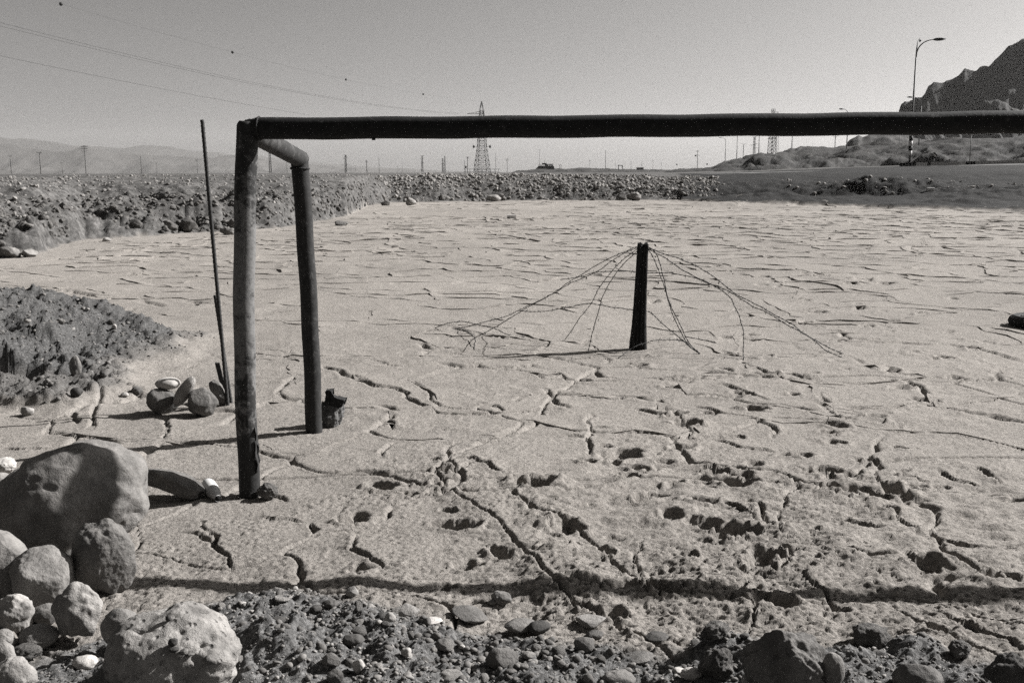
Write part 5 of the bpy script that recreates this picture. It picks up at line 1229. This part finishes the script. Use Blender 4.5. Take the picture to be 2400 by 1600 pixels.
def sign(px, yb, yt, Hm, kind, label):
    b, Y = far_pt(px, yb, yt, Hm); root = empty('road_sign', b, label, 'road sign', 'road signs on the right')
    part(MB().tube([b - Vector((0, 0, 1)), b + Vector((0, 0, Hm - .05))], .035, 8), 'post', M['lamp'], root)
    if kind == 'round':
        c = b + Vector((0, -.06, Hm)); part(MB().tube([c, c + Vector((0, -.02, 0))], .27, 28), 'disc', M['sign'], root)
        part(MB().box(c + Vector((0, -.026, 0)), (.21, .004, .05), Matrix.Rotation(.72, 3, 'Y')), 'bar', M['white'], root, False)
    elif kind == 'rect':
        part(MB().box(b + Vector((0, -.06, Hm - .15)), (.17, .012, .21)), 'panel', M['pale_paint'], root, False)
    else:
        c = b + Vector((0, -.06, Hm)); part(MB().tube([c, c + Vector((0, -.03, 0))], .75, 20), 'disc', M['sign'], root)
    return root
sign(2188, 384, 364, .80, 'round', 'round dark road sign with a pale slanting bar by the kerb')
sign(2272, 382, 309, 3.0, 'rect', 'small pale rectangular sign on a tall thin post')
sign(1586, 392, 386, 2.6, 'far', 'tiny round sign on the horizon left of the hill foot')
sign(1657, 392, 385, 2.6, 'far', 'small dark board sign on the horizon at the hill foot')

# kerb with black and white painted stones
kp = [(2109, 387.5), (2145, 386.5), (2172, 386), (2180, 385.6), (2245, 384.5), (2262, 384), (2284, 383), (2330, 382), (2400, 380.5), (2480, 378)]
kc = ['black', 'white', 'black', 'pale_paint', 'white', 'black', 'pale_paint', 'pale_paint', 'pale_paint']
k0 = ptY(2109, 387.5, 84); kerb = empty('kerb', k0, 'kerb painted in black and white lengths beside the road', 'kerb')
for (a, b, c) in zip(kp[:-1], kp[1:], kc):
    p = ptY(*a, 84); q = ptY(*b, 84); m = (p + q) / 2; d = q - p
    part(MB().box(m + Vector((0, 0, .04)), (d.length / 2 - .012, .12, .14), Vector((1, 0, 0)).rotation_difference(d).to_matrix()), 'kerb_stone', M[c], kerb, False)
# dark structure on the rise, small hut, gantry
sY = 480
def sp(x, y, dy=0): return ptY(1160 + x * .10204, 340 + y * .10204, sY + dy)
c = sp(1150, 555); st = empty('structure', c, 'dark flat-roofed structure with railings and masts on the low rise', 'structure')
mb = MB(); V = []
for dy in (-4, 4):
    for x, y in ((925, 565), (1380, 565), (1350, 478), (1000, 478)): V.append(tuple(sp(x, y, dy)))
mb.add(V, [[0, 1, 2, 3], [7, 6, 5, 4], [0, 4, 5, 1], [1, 5, 6, 2], [2, 6, 7, 3], [3, 7, 4, 0]]); part(mb, 'base', M['hut'], st, False)
def pxbox(x0, y0, x1, y1, dy, nm, mt='hut'):
    a = sp(x0, y1); b = sp(x1, y0); part(MB().box((a + b) / 2, ((b.x - a.x) / 2, dy, (b.z - a.z) / 2)), nm, M[mt], st, False)
pxbox(1180, 438, 1328, 452, 3, 'roof'); pxbox(1088, 418, 1182, 450, 2, 'cabin'); pxbox(1150, 448, 1215, 482, 3, 'wall')
for x in (1240, 1262, 1285, 1308, 1328): pxbox(x - 7, 450, x + 7, 480, .4, 'column')
for x in (1000, 1022, 1045, 1070, 1095, 1120): pxbox(x - 3, 445, x + 3, 480, .15, 'rail_post', 'steel_d')
pxbox(1000, 444, 1120, 449, .15, 'rail', 'steel_d'); pxbox(1131, 355, 1138, 420, .15, 'mast', 'steel_d'); pxbox(1120, 370, 1150, 375, .15, 'mast_arm', 'steel_d'); pxbox(1179, 378, 1184, 440, .12, 'mast', 'steel_d')
for x in (1485, 1520): pxbox(x - 4, 455, x + 4, 540, .15, 'pipe_leg', 'steel_d')
pxbox(1481, 452, 1524, 460, .15, 'pipe_top', 'steel_d')
def hut(x0, y0, x1, y1, Y, label):
    a = ptY(x0, y1, Y); b = ptY(x1, y0, Y); root = empty('hut', (a + b) / 2, label, 'hut'); h = (b.z - a.z)
    part(MB().box((a + b) / 2 + Vector((0, 0, -h * .1)), ((b.x - a.x) / 2, 2, h * .42)), 'wall', M['steel_d'], root, False)
    part(MB().box((a + b) / 2 + Vector((0, 0, h * .40)), ((b.x - a.x) / 2 + .3, 2.4, h * .08)), 'roof', M['hut'], root, False)
hut(1493, 392.5, 1507, 398, 470, 'small flat-roofed hut on the horizon right of the gantry')
gq = ptY(1454, 397, 470); gr = empty('gantry', gq, 'small square gantry frame on the horizon', 'gantry')
for x in (1449.5, 1458.5):
    a = ptY(x, 398, 470); b = ptY(x, 387, 470); part(MB().tube([a, b], .2, 5), 'leg', M['steel_d'], gr)
part(MB().tube([ptY(1448, 388, 470), ptY(1460, 388, 470)], .2, 5), 'beam', M['steel_d'], gr)

# ------------------------------------------------------------------ haze: closed box of thin air round everything
hb = MB().box((0, 3600, 135), (8200, 4200, 165)); me = hb.mesh('haze', False)
mh = bpy.data.materials.new('thin_haze'); mh.use_nodes = True; nt = mh.node_tree; nt.nodes.clear()
ho = nt.nodes.new('ShaderNodeOutputMaterial'); hv = nt.nodes.new('ShaderNodeVolumePrincipled'); hv.inputs['Color'].default_value = (.95, .935, .92, 1)
hv.inputs['Density'].default_value = 5e-5; hv.inputs['Anisotropy'].default_value = .3
nt.links.new(hv.outputs[0], ho.inputs['Volume'])
tag(link('haze', me, mh), 'thin pale desert haze', kind='stuff')
